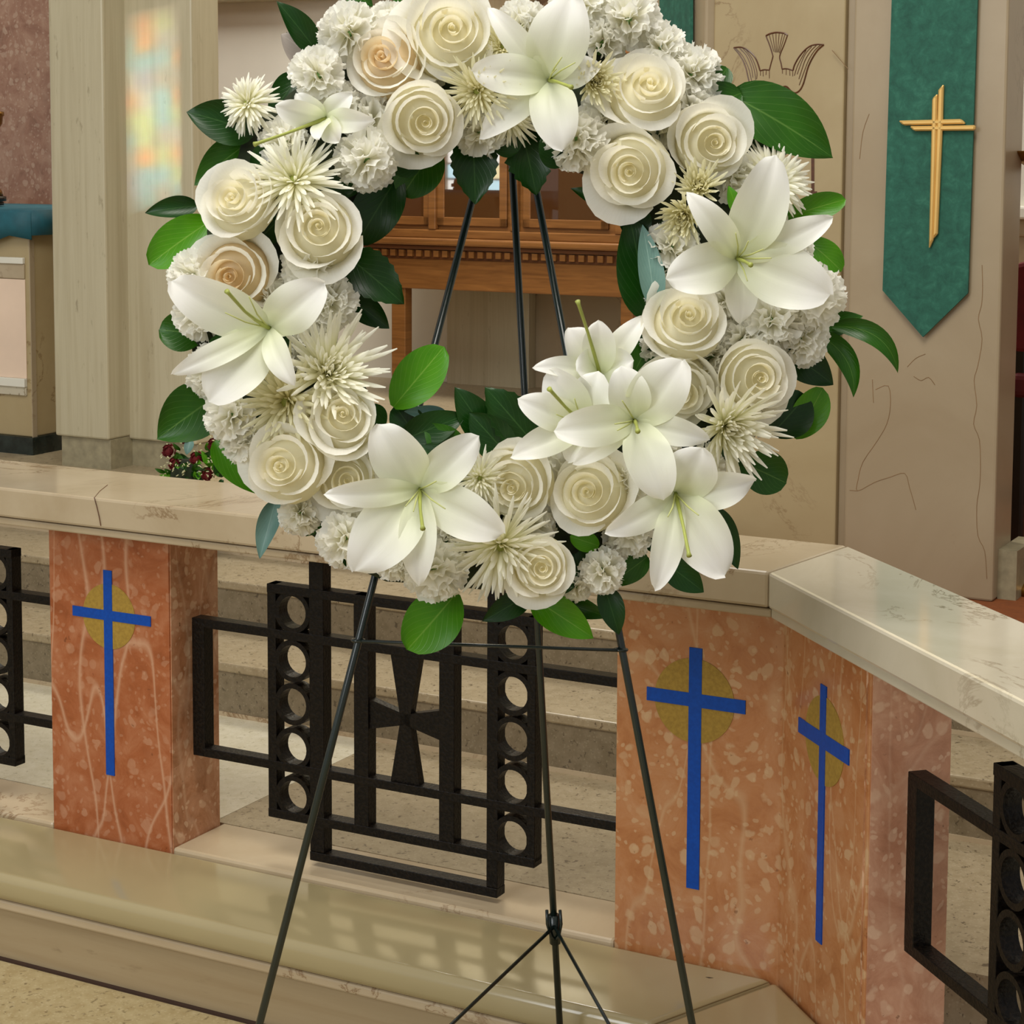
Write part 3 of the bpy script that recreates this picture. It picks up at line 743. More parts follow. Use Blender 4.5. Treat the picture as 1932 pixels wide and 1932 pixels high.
for i, (x0, x1) in enumerate(((688, 812), (824, 956), (986, 1148))):
    a, _ = cz(x0, 380); b, _ = cz(x1, 380); zlo, zhi = zy(428), zy(150); fw = .032
    d = put('door', MB().box(F1, a, b, VC + .0, VC + .012, zlo, zlo + fw).box(F1, a, b, VC, VC + .012, zhi - fw, zhi).box(F1, a, a + fw, VC, VC + .0121, zlo, zhi).box(F1, b - fw, b, VC, VC + .0121, zlo, zhi), M['wood'], cb, bevel=.003)
    put('pane', MB().box(F1, a + fw, b - fw, VC + .004, VC + .009, zlo + fw, zhi - fw), M['pane'], d)
for x in (818, 972, 1170):
    a, _ = cz(x - 7, 380); b, _ = cz(x + 7, 380)
    put('stile', MB().box(F1, a, b, VC - .014, VC + .012, zy(436), zy(120)), M['wood'], cb, bevel=.004)

# ================================================================== BANNERS AND GOLD CROSS
bv = VW - .03
def bp(x, y, v=bv): return onp(x, y, N1, v)
bm = MB().prism([bp(1698, -500), bp(1861, -500), bp(1826, 553), bp(1741, 636), bp(1665, 548)], N1 * .008)
b1 = put('hanging_banner', bm, M['banner'], fix=True)
tag(b1, 'wide green cloth banner with pointed end under the gold cross', 'banner', 'green banners on the marble wall')
pn2 = pe.dot(N2) - .016
def bq(x, y): return onp(x, y, N2, pn2)
bm = MB().prism([bq(1244, -500), bq(1303, -500), bq(1302, 104), bq(1273, 150), bq(1244, 86)], N2 * .008)
b2 = put('hanging_banner', bm, M['banner'], fix=True)
tag(b2, 'narrow green banner hanging left of the engraved dove', 'banner', 'green banners on the marble wall')
cv = bv - .014
gx = thing('gold_cross', bp(1766, 470, bv - .008), 'double barred gold metal cross fixed on the wide green banner', 'cross')
for nm, pts in (('upright_bar', [(1769.5, 170), (1779.5, 158), (1777.5, 230), (1768, 441), (1758.8, 452)]),
                ('upright_bar', [(1758, 186), (1768, 176), (1765, 300), (1759.5, 453), (1751.8, 470)]),
                ('cross_bar', [(1694, 227.5), (1813, 224.5), (1821.5, 234), (1703.5, 236.4)]),
                ('cross_bar', [(1715, 238), (1839.5, 236), (1838.5, 246), (1723.5, 247)])):
    p = [onp(x, y, N1, cv) for x, y in pts]
    put(nm, MB().prism(p, N1 * .014), M['goldx'], gx, fix=True, bevel=.0035, seg=1)

# ================================================================== CHAIR and BRASS BOWL at the right edge
vch = 5.2
chx, _ = uz1(1906, 700, vch); ztc = uz1(1925, 492, vch)[1]
ch = thing('chair', F1(chx + .26, vch + .2, Z2), 'dark wooden chair with red velvet back beside the marble wall', 'chair')
hz = ztc - Z2
for du_ in (0, .47):
    put('back_post', MB().box(F1, chx + du_, chx + du_ + .045, vch, vch + .05, Z2, ztc - (.02 if du_ == 0 else .02)), M['darkwood'], ch, bevel=.012, seg=3)
    put('leg', MB().box(F1, chx + du_, chx + du_ + .045, vch + .40, vch + .445, Z2, Z2 + .44), M['darkwood'], ch, bevel=.006)
bkm = MB().prism([F1(chx + .005 + .505 * k / 12, vch - .004, ztc - .03 + .06 * math.sin(math.pi * (.12 + .76 * k / 12))) for k in range(13)] + [F1(chx + .51, vch - .004, Z2 + .55), F1(chx + .005, vch - .004, Z2 + .55)], N1 * .05)
put('backrest', bkm, M['velvet'], ch, fix=True, bevel=.012)
put('seat', MB().box(F1, chx, chx + .515, vch - .01, vch + .46, Z2 + .43, Z2 + .50), M['velvet'], ch, bevel=.02, seg=3)
put('stretcher', MB().box(F1, chx + .02, chx + .50, vch + .01, vch + .04, Z2 + .15, Z2 + .19), M['darkwood'], ch)
pb_ = onp(1988, 288, N1, 4.9)
bw = thing('brass_bowl', flat(pb_, Z2), 'shallow brass bowl on a stem just inside the right edge', 'bowl')
put('bowl', MB().lathe([(.0, -.055), (.03, -.05), (.07, -.03), (.117, 0), (.118, .004), (.06, .0), (.0, -.01)], pb_), M['brass'], bw, smooth=True)
put('stem', MB().lathe([(.016, Z2 + .04 - pb_.z), (.014, -.25), (.02, -.15), (.012, -.05)], pb_), M['brass'], bw, smooth=True)
put('foot', MB().lathe([(.12, Z2 - pb_.z), (.12, Z2 + .02 - pb_.z), (.03, Z2 + .05 - pb_.z)], pb_), M['brass'], bw, smooth=True)

# ================================================================== EASEL
APEX = EYE + ray(960, 110) * 2.78
FL, FR, FB = onz(352, 2465, 0), onz(1397, 2420, 0), onz(1066, 2112, 0)
APB = EYE + ray(955, 110) * 2.79
ez = thing('wreath_easel', (FL + FR + FB) / 3, 'dark green metal tripod easel holding up the white wreath', 'easel')
LR = .0052
def leg(a, b): return put('leg', MB().tube([a, b], LR, 10), M['easel'], ez, smooth=True)
leg(APEX, FL); leg(APEX + Vector((.004, 0, 0)), FR); leg(APB, FB)
def on_leg(a, b, x, y):                       # the point of a leg nearest to a sight line
    d = ray(x, y).normalized(); e = (b - a); w0 = a - EYE
    A, B, D, E_ = e.dot(e), e.dot(d), e.dot(w0), d.dot(w0)
    t = (B * E_ - D) / (A - B * B); return a + e * t
wl_, wr_ = on_leg(APEX, FL, 676, 1208), on_leg(APEX, FR, 1180, 1224)
tc_ = -FWD * .007
ext = (wr_ - wl_).normalized() * .007
put('cross_wire', MB().tube([wl_ - ext + tc_, wr_ + ext + tc_], .0024, 8), M['easel'], ez, smooth=True)
for p in (wl_, wr_):
    put('wire_loop', MB().tube([p + (ext.normalized() * math.cos(k * math.pi / 8) - FWD * math.sin(k * math.pi / 8)) * .0085 for k in range(17)], .0022, 6), M['easel'], ez, smooth=True)
hub = on_leg(APB, FB, 1043, 1745)
hd = (FB - APB).normalized()
put('hub', MB().tube([hub - hd * .016, hub + hd * .03], [.009, .0085], 10), M['easel'], ez, smooth=True)
for s in (-1, 1):
    put('hub_clip', MB().tube([hub + RT * s * .010 - hd * .026 - FWD * .006, hub + RT * s * .0105 - hd * .004 - FWD * .009, hub + RT * s * .006 + hd * .016 - FWD * .009, hub + hd * .022 - FWD * .008], .0025, 6), M['easel'], ez, smooth=True)
put('brace', MB().tube([hub - FWD * .008, on_leg(APEX, FL, 372, 2390)], .0028, 8), M['easel'], ez, smooth=True)
put('brace', MB().tube([hub - FWD * .008, on_leg(APEX, FR, 1385, 2355)], .0028, 8), M['easel'], ez, smooth=True)

# ================================================================== WREATH
NW = (FL - APEX).cross(FR - APEX).normalized()
if NW.dot(FWD) > 0: NW = -NW                  # towards the viewer
def W(x, y, off=0.0):
    d = ray(x, y); return EYE + d * ((APEX + NW * (off + .012) - EYE).dot(NW) / d.dot(NW))
def pxm(x, y, off=.05): return (W(x, y, off) - EYE).dot(FWD) / F     # metres per pixel there
WC = W(925, 575, .0)
wre = thing('flower_wreath', WC, 'round funeral wreath of white roses and lilies hanging on the easel', 'wreath')
rng = random.Random(7)
def wpart(name, mb, mat, parent=None, smooth=True):
    return put(name, mb, mat, parent or wre, smooth=smooth)

# ring of foam and moss
fm = MB(); rows = []
for i in range(73):
    an = i * 2 * math.pi / 72; row = []
    for j in range(13):
        bn = j * 2 * math.pi / 12; rr = 1 + .08 * math.sin(7 * an + 3 * bn) + .05 * math.sin(17 * an)
        rad = 425 + 118 * math.cos(bn) * rr
        row.append(W(925 + rad * math.cos(an) * 1.03, 575 + rad * math.sin(an), .030 + .030 * math.sin(bn) * rr))
    rows.append(row)
fm.grid(rows)
wpart('foam_ring', fm, M['moss'])

def facing(fx, fy):
    q = min(.97, math.hypot(fx, fy)); s = q / max(1e-6, math.hypot(fx, fy))
    return (RT * fx * s - UP * fy * s - FWD * math.sqrt(1 - q * q)).normalized()
def frame_of(Nf, roll):
    x = RT - Nf * RT.dot(Nf); x.normalize(); y = Nf.cross(x)
    a = x * math.cos(roll) + y * math.sin(roll); b = Nf.cross(a)
    return Matrix((a, b, Nf)).transposed()
def place(name, me, x, y, r_px, off, fx, fy, roll, parent=None, label=None):
    o = bpy.data.objects.new(name, me); C.objects.link(o); o.parent = wre
    s = r_px * pxm(x, y, off)
    mt = Matrix.Translation(W(x, y, off) - WC) @ frame_of(facing(fx, fy), roll).to_4x4() @ Matrix.Scale(s, 4)
    o.matrix_local = mt
    if label: o['label'] = label
    return o
def sub(name, me, parent):
    o = bpy.data.objects.new(name, me); C.objects.link(o); o.parent = parent; return o

# ---- roses: an inner spiral (the part itself) and separate outer petals
def rose_surface(k, n, rg, open_, lean=1.0):
    heart = k < NH
    if heart:
        q = k / (NH - 1); Rr = .05 + .40 * q ** 1.15; hw = 2.0 - .6 * q; zt = .36 + .03 * q; curl = .02 * q; dep = .22 + .25 * q
    else:
        q = (k - NH) / (n - NH - 1); Rr = .52 + .47 * q ** .9; hw = 1.32 - .14 * q; zt = .40 - (.14 + .46 * open_) * q ** 1.35; curl = .05 + (.06 + .16 * open_) * q; dep = .45
    if not heart: Rr *= rg.uniform(.94, 1.05); zt += rg.uniform(-.05, .04); curl *= rg.uniform(.6, 1.8)
    ph = k * 2.3999 + rg.uniform(-.3, .3); wv = rg.uniform(0, 6.28); wob = rg.uniform(-.5, .5)
    if heart: P0, P1, P2, P3 = (Rr * .62, zt - dep), (Rr * .92, zt - dep * .8), (Rr * .96, zt - dep * .3), (Rr, zt)
    else: P0, P1, P2, P3 = (.12, -.80), (Rr * (1.12 - .1 * q), -.74 + .12 * (1 - q)), (Rr * .84, zt - .30), (Rr * .97, zt)
    pts, uvs = [], []
    ns, nt = 11, 10
    for i in range(ns):
        s = -1 + 2 * i / (ns - 1); row, ur = [], []
        tm = 1 - (.10 if heart else .17) * abs(s) ** 3
        for j in range(nt):
            t = tm * j / (nt - 1)
            a, b, c, d = (1 - t) ** 3, 3 * t * (1 - t) ** 2, 3 * t * t * (1 - t), t ** 3
            rho = a * P0[0] + b * P1[0] + c * P2[0] + d * P3[0]; z = a * P0[1] + b * P1[1] + c * P2[1] + d * P3[1]
            e = max(0, (t - .62) / .38)
            rho += curl * e * e * (1 - .3 * abs(s)); z -= curl * .55 * e ** 3 * (1 + wob * s)
            z += .03 * e * math.sin(2.3 * s + wv) * (.3 + Rr); rho *= 1 + (.10 if heart else .055) * s
            rho += .028 * e * math.sin(3.4 * s + wv * 1.7) * Rr
            an = ph + s * hw * (.5 + .5 * min(1, t * 1.7))
            if not heart: rho *= 1 + .09 * math.cos(an - lean); z += .07 * math.cos(an - lean) * e
            row.append((rho * math.cos(an), rho * math.sin(an), z)); ur.append((s * .5 + .5, j / (nt - 1)))
        pts.append(row); uvs.append(ur)
    return pts, uvs
NH, NR = 7, 15
ROSE = []
for var in range(5):
    rg = random.Random(40 + var); n = NR; open_ = (.25, .5, .75, .4, .95)[var]
    inner = MB()
    for k in range(NH):
        p, u = rose_surface(k, n, rg, open_); inner.grid(p, u)
    core = [[(.86 * math.sin(math.pi * .5 * j / 6) * math.cos(i * math.pi / 8), .86 * math.sin(math.pi * .5 * j / 6) * math.sin(i * math.pi / 8), .13 - .63 * (1 - math.cos(math.pi * .5 * j / 6))) for j in range(7)] for i in range(17)]
    inner.grid(core, [[(0, .3)] * 7 for i in range(17)])
    petals = []
    for k in range(NH, n):
        p, u = rose_surface(k, n, rg, open_); petals.append(MB().grid(p, u))
    hm = [inner.mesh('rose_heart', M[m], smooth=True) for m in ('rose_in', 'peach_in')]
    ROSE.append((hm, [p.mesh('rose_petal', M['rose'], smooth=True) for p in petals]))
def rose(x, y, r, off, fx, fy, var=0, roll=0., peach=False):
    hm, pets = ROSE[var]
    o = place('rose', hm[1 if peach else 0], x, y, r * 1.03, off, fx, fy, roll, label='rose with a peach tinted heart' if peach else None)
    for me in pets: sub('petal', me, o)
    return o

# ---- carnations: ruffled ball
CARN = []
for var in range(3):
    rg = random.Random(90 + var); m = MB(); n = 40
    for k in range(n):
        q = (k + .5) / n; th = math.acos(1 - 1.12 * q) * .98; ph = k * 2.39996 + rg.uniform(-.2, .2)
        ax = Vector((math.sin(th) * math.cos(ph), math.sin(th) * math.sin(ph), math.cos(th)))
        tx = Vector((-math.sin(ph), math.cos(ph), 0)); ty = ax.cross(tx); tw = rg.uniform(0, 6.28)
        sx = tx * math.cos(tw) + ty * math.sin(tw); sy = ax.cross(sx)
        L = rg.uniform(.84, 1.03); wd = rg.uniform(.40, .56); f1, f2 = rg.uniform(0, 6), rg.uniform(0, 6); bend = rg.uniform(-.25, .25)
        pts, uvs = [], []
        for i in range(13):
            s = -1 + 2 * i / 12; row, ur = [], []
            for j in range(5):
                t = j / 4; w_ = wd * (.12 + .88 * t ** 1.2)
                ruf = (.10 * math.sin(4.1 * s + f1) + .055 * math.sin(9.5 * s + f2)) * t ** 2
                zig = (.035 if i % 2 else -.02) if j == 4 else 0
                ln = L * (.18 + .82 * t) - .10 * s * s * t + zig
                row.append(tuple(ax * ln + sx * (w_ * s) + sy * (ruf + bend * t * t * .5))); ur.append((s * .5 + .5, t))
            pts.append(row); uvs.append(ur)
        m.grid(pts, uvs)
    core = MB().lathe([(.02, -.75), (.16, -.7), (.2, -.4), (.26, -.15), (.1, .0)], (0, 0, 0), 10)
    CARN.append((core.mesh('carnation_calyx', M['leaf'], smooth=True), m.mesh('carnation_ruffle', M['carn'], smooth=True)))
def carnation(x, y, r, off, fx=0, fy=0, var=0, roll=0.):
    o = place('carnation', CARN[var][0], x, y, r, off, fx, fy, roll)
    tag(sub('petal_ruffle', CARN[var][1], o), kind='stuff')

# ---- chrysanthemums: many narrow quills
MUM = {}
def mum_mesh(key, n, cone, droop, wd, seed, short=0, mat='mum'):
    rg = random.Random(seed); m = MB()
    for k in range(n):
        q = (k + .5) / n; th = cone * q ** .62 + .04; ph = k * 2.39996 + rg.uniform(-.15, .15)
        er = Vector((math.cos(ph), math.sin(ph), 0)); et = Vector((-math.sin(ph), math.cos(ph), 0))
        L = (.38 + .64 * q ** .7) * rg.uniform(.86, 1.08) * (1 - short * (1 - q)); pts, uvs = [], []
        ww = wd * rg.uniform(.8, 1.2); cu_ = droop * rg.uniform(.5, 1.4); sw = rg.uniform(-.25, .25)
        cen = []
        for j in range(6):
            t = j / 5; a = th + cu_ * t * t
            cen.append(er * (.04 + L * t * math.sin(th + cu_ * t * .6)) + Vector((0, 0, L * t * math.cos(th + cu_ * t * .8))) + et * (sw * t * t * .3))
        for i in range(3):
            s = i - 1; row, ur = [], []
            for j in range(6):
                t = j / 5; w_ = ww * (.45 + .55 * math.sin(math.pi * min(1, t * .62 + .18))) * (.35 if j == 5 else 1)
                d = (cen[min(j + 1, 5)] - cen[max(j - 1, 0)]).normalized(); nn = et.cross(d)
                row.append(tuple(cen[j] + et * (w_ * s) + nn * (.55 * w_ * abs(s)))); ur.append((s * .5 + .5, t))
            pts.append(row); uvs.append(ur)
        m.grid(pts, uvs)
    core = MB().lathe([(.03, -.5), (.12, -.3), (.16, -.08), (.10, .05), (.02, .08)], (0, 0, 0), 10)
    MUM[key] = (core.mesh('mum_core', M['style'], smooth=True), m.mesh('mum_quills', M[mat], smooth=True))
mum_mesh('spider', 120, 1.5, .15, .036, 3)
mum_mesh('open', 130, 1.35, -.25, .040, 4, .1)
mum_mesh('ball', 150, 1.75, .35, .048, 5, -.1)
mum_mesh('green', 110, 1.5, .05, .036, 6, .15, 'mumg')
mum_mesh('curl', 90, 1.35, -.55, .055, 8, .1, 'mumg')
def mum(kind, x, y, r, off, fx=0, fy=0, roll=0.):
    o = place('chrysanthemum', MUM[kind][0], x, y, r, off, fx, fy, roll, label='greenish chrysanthemum' if kind in ('green', 'curl') else None)
    tag(sub('petal_fringe', MUM[kind][1], o), kind='stuff')

# ---- blades (lily petals, leaves): a surface along a bent midrib
def blade(c0, c1, c2, c3, hw, prof, Nf, ns=9, nt=14, cup=.25, wave=0., seed=0, tooth=0., twist=0., groove=0.):
    """centreline: cubic c0..c3, hw half width in metres, prof(t) relative width"""
    pts, uvs = [], []; rg = random.Random(seed); w1, w2 = rg.uniform(0, 6), rg.uniform(0, 6)
    cen = []
    for j in range(nt + 1):
        t = j / nt; a, b, c, d = (1 - t) ** 3, 3 * t * (1 - t) ** 2, 3 * t * t * (1 - t), t ** 3
        cen.append(c0 * a + c1 * b + c2 * c + c3 * d)
    for j in range(nt + 1):
        t = j / nt; tg = (cen[min(j + 1, nt)] - cen[max(j - 1, 0)]).normalized()
        wd = tg.cross(Nf)
        if wd.length < .15: wd = tg.cross(UP)
        wd.normalize(); nn = wd.cross(tg).normalized()
        if nn.dot(Nf) < 0: nn = -nn
        if twist:
            q = Matrix.Rotation(twist * (t - .2), 3, tg); wd = q @ wd; nn = q @ nn
        h = hw * prof(t); row, ur = [], []
        for i in range(ns):
            s = -1 + 2 * i / (ns - 1)
            hh = h * (1 + (tooth * (1 if j % 2 else -1) if abs(s) > .99 else 0))
            off = cup * h * s * s + wave * hw * math.sin(7 * t + w1 + (2 if s > 0 else 0)) * abs(s) ** 3 * min(1, t * 3) - groove * h * math.exp(-(s / .18) ** 2)
            row.append(cen[j] + wd * (hh * s) + nn * off); ur.append((s, t))
        pts.append(row); uvs.append(ur)
    return MB().grid(pts, uvs)
def prof_broad(t): return max(.07, (math.sin(math.pi * min(1, t * .93 + .04)) ** .75) * (1 - .25 * max(0, .35 - t))) if t < .985 else .03
def prof_narrow(t): return max(.05, math.sin(math.pi * (t * .92 + .05)) ** .95) if t < .985 else .02
def prof_leaf(t): return max(.012, min(1.0, 2.75 * (t + .01) ** .62 * (1 - t) ** .98)) if t < .995 else 0.003
def prof_round(t): return max(.02, math.sin(math.pi * (t * .97 + .015)) ** .62) if t < .995 else 0.004
def prof_long(t): return max(.02, math.sin(math.pi * t) ** .8) if .01 < t < .995 else 0.01

def lily(cx, cy, off, petals, fx=0, fy=0, pist=None, stam=(), seed=0, deep=.03, lift=.22):
    """petals: (tip x, tip y, half width px, tip offset m, lift factor)"""
    Nf = facing(fx, fy); c = W(cx, cy, off) - Nf * deep; mp = pxm(cx, cy, off)
    th = MB(); prev = c - Nf * .05
    th.tube([c - Nf * .045, c - Nf * .02, c + Nf * .002], [.004, .007, .011], 10)
    o = wpart('lily', th, M['lilyt'])
    for k, p in enumerate(petals):
        tx, ty, hw, to = p[:4]; lf = p[4] if len(p) > 4 else 1.0; tw = p[5] if len(p) > 5 else 0
        T = W(tx, ty, off + to); L = (T - c).length
        nrm = (Nf * .6 - FWD * .4).normalized()
        c1 = c + (T - c) * .22 + nrm * (L * lift * 1.05 * lf); c2 = c + (T - c) * .72 + nrm * (L * lift * 1.15 * lf)
        bl = blade(c, c1, c2, T, hw * mp, prof_broad if hw > 38 else prof_narrow, nrm, 11, 18, .16, .19, seed * 10 + k, 0, tw, .10)
        put('petal', bl, M['lily'], o, smooth=True)
    if pist:
        e = W(pist[0], pist[1], off + pist[2]); mid = c + (e - c) * .55 + Nf * .012
        put('pistil', MB().tube([c, c + (e - c) * .3 + Nf * .010, mid, e, e + (e - mid).normalized() * .006], [.0030, .0024, .0020, .0024, .0036], 8), M['style'], o, smooth=True)
    for sx, sy, so in stam:
        e = W(sx, sy, off + so); mid = c + (e - c) * .5 + Nf * .010
        put('stamen', MB().tube([c, mid, e], [.0013, .0011, .0008], 6), M['fil'], o, smooth=True)
    return o

def leaf(bx, by, tx, ty, hw, off=.03, toff=None, mat='leaf', prof=prof_leaf, fold=.28, arch=.10, tw=0., wave=.06, tooth=0., side=0., nrm=None, label=None, bend=0.):
    b = W(bx, by, off); t = W(tx, ty, off if toff is None else toff); L = (t - b).length
    Nf = (NW + RT * side).normalized() if nrm is None else nrm
    sd = (t - b).normalized().cross(Nf)
    c1 = b + (t - b) * .33 + Nf * L * arch + sd * L * bend; c2 = b + (t - b) * .68 + Nf * L * arch + sd * L * bend
    bl = blade(b, c1, c2, t, hw * pxm(bx, by, off), prof, Nf, 9, 16, fold, wave, int(bx * 7 + by), tooth, tw, 0)
    # short leaf stalk
    o = put('leaf', bl, M[mat], wre, smooth=True)
    if label: o['label'] = label
    return o

# ------------------------------------------------------------------ LEAVES (seen first in the outline)
leaf(600, 100, 522, 2, 27, .03, .05, 'leafd', prof_leaf, .5, .1, .5)
leaf(600, 118, 530, 64, 34, .02, .03, 'leafg', prof_leaf, .2)
leaf(566, 140, 507, 225, 30, .02, .03, 'leafd', prof_leaf)
leaf(480, 250, 352, 211, 44, .05, .06, 'leafd', prof_leaf, .3, .12)
leaf(470, 268, 366, 350, 36, .03, .03, 'leaf', prof_leaf, .35, .1)
leaf(372, 388, 274, 402, 22, .03, .03, 'leafd', prof_leaf, .5, .12, .3)
leaf(400, 415, 281, 500, 42, .03, .04, 'leafb', prof_round, .3, .1)
leaf(385, 632, 300, 622, 38, .03, .03, 'leaf', prof_round)
leaf(412, 745, 296, 828, 56, .03, .03, 'leaf', prof_leaf, .3, .1)
leaf(405, 832, 500, 935, 34, .04, .04, 'leafb', prof_leaf, .35, .1)
leaf(520, 945, 490, 1054, 22, .04, .05, 'leafs', prof_leaf, .6, .1, .6)
leaf(612, 900, 578, 1012, 30, .05, .05, 'leaf', prof_round)
leaf(862, 1118, 768, 1226, 52, .04, .05, 'leafb', prof_round, .25, .12)
leaf(1005, 1128, 1120, 1204, 36, .035, .045, 'leafb', prof_leaf, .45, .14)
leaf(1015, 1120, 1150, 1165, 24, .03, .03, 'leaf', prof_leaf, .5, .1)
leaf(1140, 1108, 1168, 1198, 26, .05, .05, 'leafd', prof_leaf, .4)
leaf(1222, 1050, 1146, 1106, 26, .05, .05, 'leaf', prof_leaf)
leaf(1255, 1062, 1328, 1117, 30, .04, .04, 'leafd', prof_leaf, .3)
leaf(1345, 958, 1392, 1074, 26, .06, .06, 'leafd', prof_leaf, .4)
leaf(1398, 872, 1484, 912, 42, .035, .04, 'leaf', prof_round)
leaf(1455, 820, 1522, 745, 44, .03, .03, 'leafd', prof_round)
leaf(1498, 826, 1553, 732, 34, .02, .03, 'leafb', prof_round)
leaf(1480, 660, 1572, 726, 38, .03, .03, 'leafd', prof_leaf)
leaf(1540, 630, 1610, 750, 22, .03, .04, 'leaf', prof_leaf, .5, .15, .5, bend=-.2)
leaf(1570, 616, 1694, 704, 21, .03, .05, 'leaf', prof_leaf, .4, .22, .6, bend=-.25)
leaf(1520, 628, 1628, 596, 26, .02, .02, 'leaf', prof_leaf, .3)
leaf(1376, 178, 1572, 298, 62, .05, .06, 'leaf', prof_leaf, .3, .1, 0, .1)
leaf(1398, 176, 1284, 224, 38, .06, .06, 'leaf', prof_leaf, .25)
leaf(1372, 128, 1330, 190, 24, .05, .06, 'leaf', prof_leaf, .25)
leaf(1400, 300, 1500, 268, 30, .02, .02, 'leafd', prof_leaf)
leaf(1478, 412, 1596, 376, 26, .02, .04, 'leafb', prof_round, .4, .15)
leaf(1520, 452, 1588, 512, 28, .02, .03, 'leafb', prof_round)
leaf(1392, 404, 1374, 350, 14, .12, .125, 'leafb', prof_leaf)
leaf(892, 258, 897, 386, 46, .05, .05, 'leafd', prof_leaf, .25, .06, 0, .08, .05)
leaf(985, 250, 1012, 369, 46, .045, .05, 'leafd', prof_leaf, .3, .08, 0, .08, .10)
leaf(822, 275, 758, 371, 46, .04, .04, 'leaf', prof_round)
leaf(752, 330, 672, 462, 46, .04, .04, 'leafd', prof_round, .25)
leaf(654, 482, 762, 574, 46, .05, .06, 'leafd', prof_leaf, .25, .1, 0, .1, .05)
leaf(655, 560, 735, 620, 28, .03, .03, 'leafd', prof_leaf, .5)
leaf(742, 768, 838, 654, 44, .05, .06, 'leafb', prof_round, .22)
leaf(1196, 405, 1076, 355, 22, .05, .05, 'leafd', prof_leaf, .4)
leaf(1222, 602, 1186, 402, 50, .065, .075, 'leafd', prof_leaf, .3)
leaf(1236, 580, 1212, 424, 26, .092, .092, 'leafs', prof_leaf, .3)
leaf(1008, 838, 915, 730, 46, .05, .06, 'leafd', prof_leaf, .28, .08, 0, .08, .06)
leaf(930, 836, 858, 730, 36, .04, .05, 'leafd', prof_leaf, .3, .08)
leaf(960, 862, 885, 778, 40, .055, .06, 'leafd', prof_leaf, .3)
leaf(842, 782, 762, 776, 15, .04, .05, 'leafs', prof_leaf, .5)
leaf(760, 830, 880, 782, 34, .045, .05, 'leafd', prof_leaf, .3)
leaf(800, 846, 745, 765, 34, .04, .04, 'leafd', prof_round)
leaf(868, 862, 800, 800, 34, .05, .05, 'leaf', prof_leaf)
leaf(1172, -10, 1232, 46, 24, .03, .04, 'leafb', prof_round)
leaf(650, -22, 704, 12, 22, .03, .03, 'leaf', prof_leaf)
leaf(745, -34, 772, 30, 20, .04, .04, 'leaf', prof_leaf)
leaf(1196, 704, 1240, 612, 30, .06, .06, 'leaf', prof_leaf)
leaf(1340, 760, 1350, 690, 24, .05, .05, 'leafd', prof_leaf)
leaf(1246, 410, 1232, 350, 22, .04, .04, 'leafd', prof_leaf)
leaf(1130, 1030, 1075, 1012, 20, .07, .08, 'leafb', prof_round)
leaf(1098, 1090, 1080, 1030, 24, .05, .05, 'leafd', prof_round)
leaf(1000, 1120, 910, 1172, 26, .03, .03, 'leafd', prof_leaf)
leaf(1246, 86, 1252, 48, 12, .05, .05, 'leaf', prof_leaf)
leaf(590, 128, 540, 60, 18, .01, .01, 'leafd', prof_leaf)
# dark leaves lining the ring behind the flowers
for k in range(46):
    an = k * 2 * math.pi / 46 + rng.uniform(-.1, .1); r0 = rng.choice((300, 345, 430, 500, 540)); dr = rng.uniform(-70, 70)
    if r0 < 360: dr = -abs(dr) * .15 + 40
    if r0 > 480: dr = abs(dr) * .25
    bx, by = 925 + r0 * math.cos(an), 575 + r0 * math.sin(an) * .98
    leaf(bx, by, bx + dr * math.cos(an) + 62 * math.sin(an), by + dr * math.sin(an) - 62 * math.cos(an), 32, rng.uniform(.06, .085), None, 'leafd', prof_leaf, .3, .1)

# ------------------------------------------------------------------ CARNATIONS
for a in ((660, 62, 62, .07, -.2, -.3, 0), (600, 142, 56, .09, -.25, -.1, 1), (692, 300, 62, .10, 0, .25, 2), (1088, 262, 64, .09, 0, .2, 0), (1185, 38, 64, .07, .2, -.3, 1),
          (1095, 12, 60, .06, 0, -.4, 2), (1305, 142, 62, .06, .3, -.2, 0), (1268, 468, 56, .08, -.3, .1, 1), (1530, 560, 66, .085, .35, .1, 2), (1455, 606, 64, .085, 0, .25, 0),
          (368, 520, 52, .07, -.45, 0, 1), (585, 508, 62, .085, .1, .1, 2), (622, 572, 56, .08, .3, .1, 0), (590, 640, 48, .075, .2, .1, 1), (440, 782, 56, .075, -.35, .2, 2),
          (1188, 905, 54, .085, 0, 0, 0), (1136, 1076, 46, .08, .2, .3, 1), (1088, 1106, 30, .06, 0, .3, 2), (566, 968, 44, .07, -.2, .3, 0), (654, 1016, 58, .085, -.1, .3, 1),
          (820, 1072, 64, .085, 0, .3, 2), (1400, 640, 46, .075, 0, .1, 1), (735, 45, 45, .06, 0, -.4, 1), (470, 480, 40, .06, 0, 0, 0), (745, 1050, 48, .075, 0, .3, 0)):
    carnation(*a[:4], fx=a[4], fy=a[5], var=a[6], roll=rng.uniform(0, 6))
for k, (x, y) in enumerate(((1138, 78), (1246, 92), (638, 205), (752, 165), (1250, 235), (1148, 210), (1010, 205), (1252, 545), (1372, 565), (1345, 672), (1238, 858), (1185, 1000), (890, 985),
                            (612, 838), (520, 700), (520, 566), (700, 230), (800, 130), (985, 50), (905, 250), (1300, 205), (1385, 335), (1480, 470), (1510, 640), (1400, 780), (1325, 880), (1000, 985), (700, 985),
                            (470, 830), (380, 590), (400, 700), (540, 270), (690, 870), (850, 1000), (1250, 640), (1060, 860))):
    carnation(x, y, 54, .062, fx=(x - 925) / 900, fy=(y - 575) / 900, var=k % 3, roll=rng.uniform(0, 6))
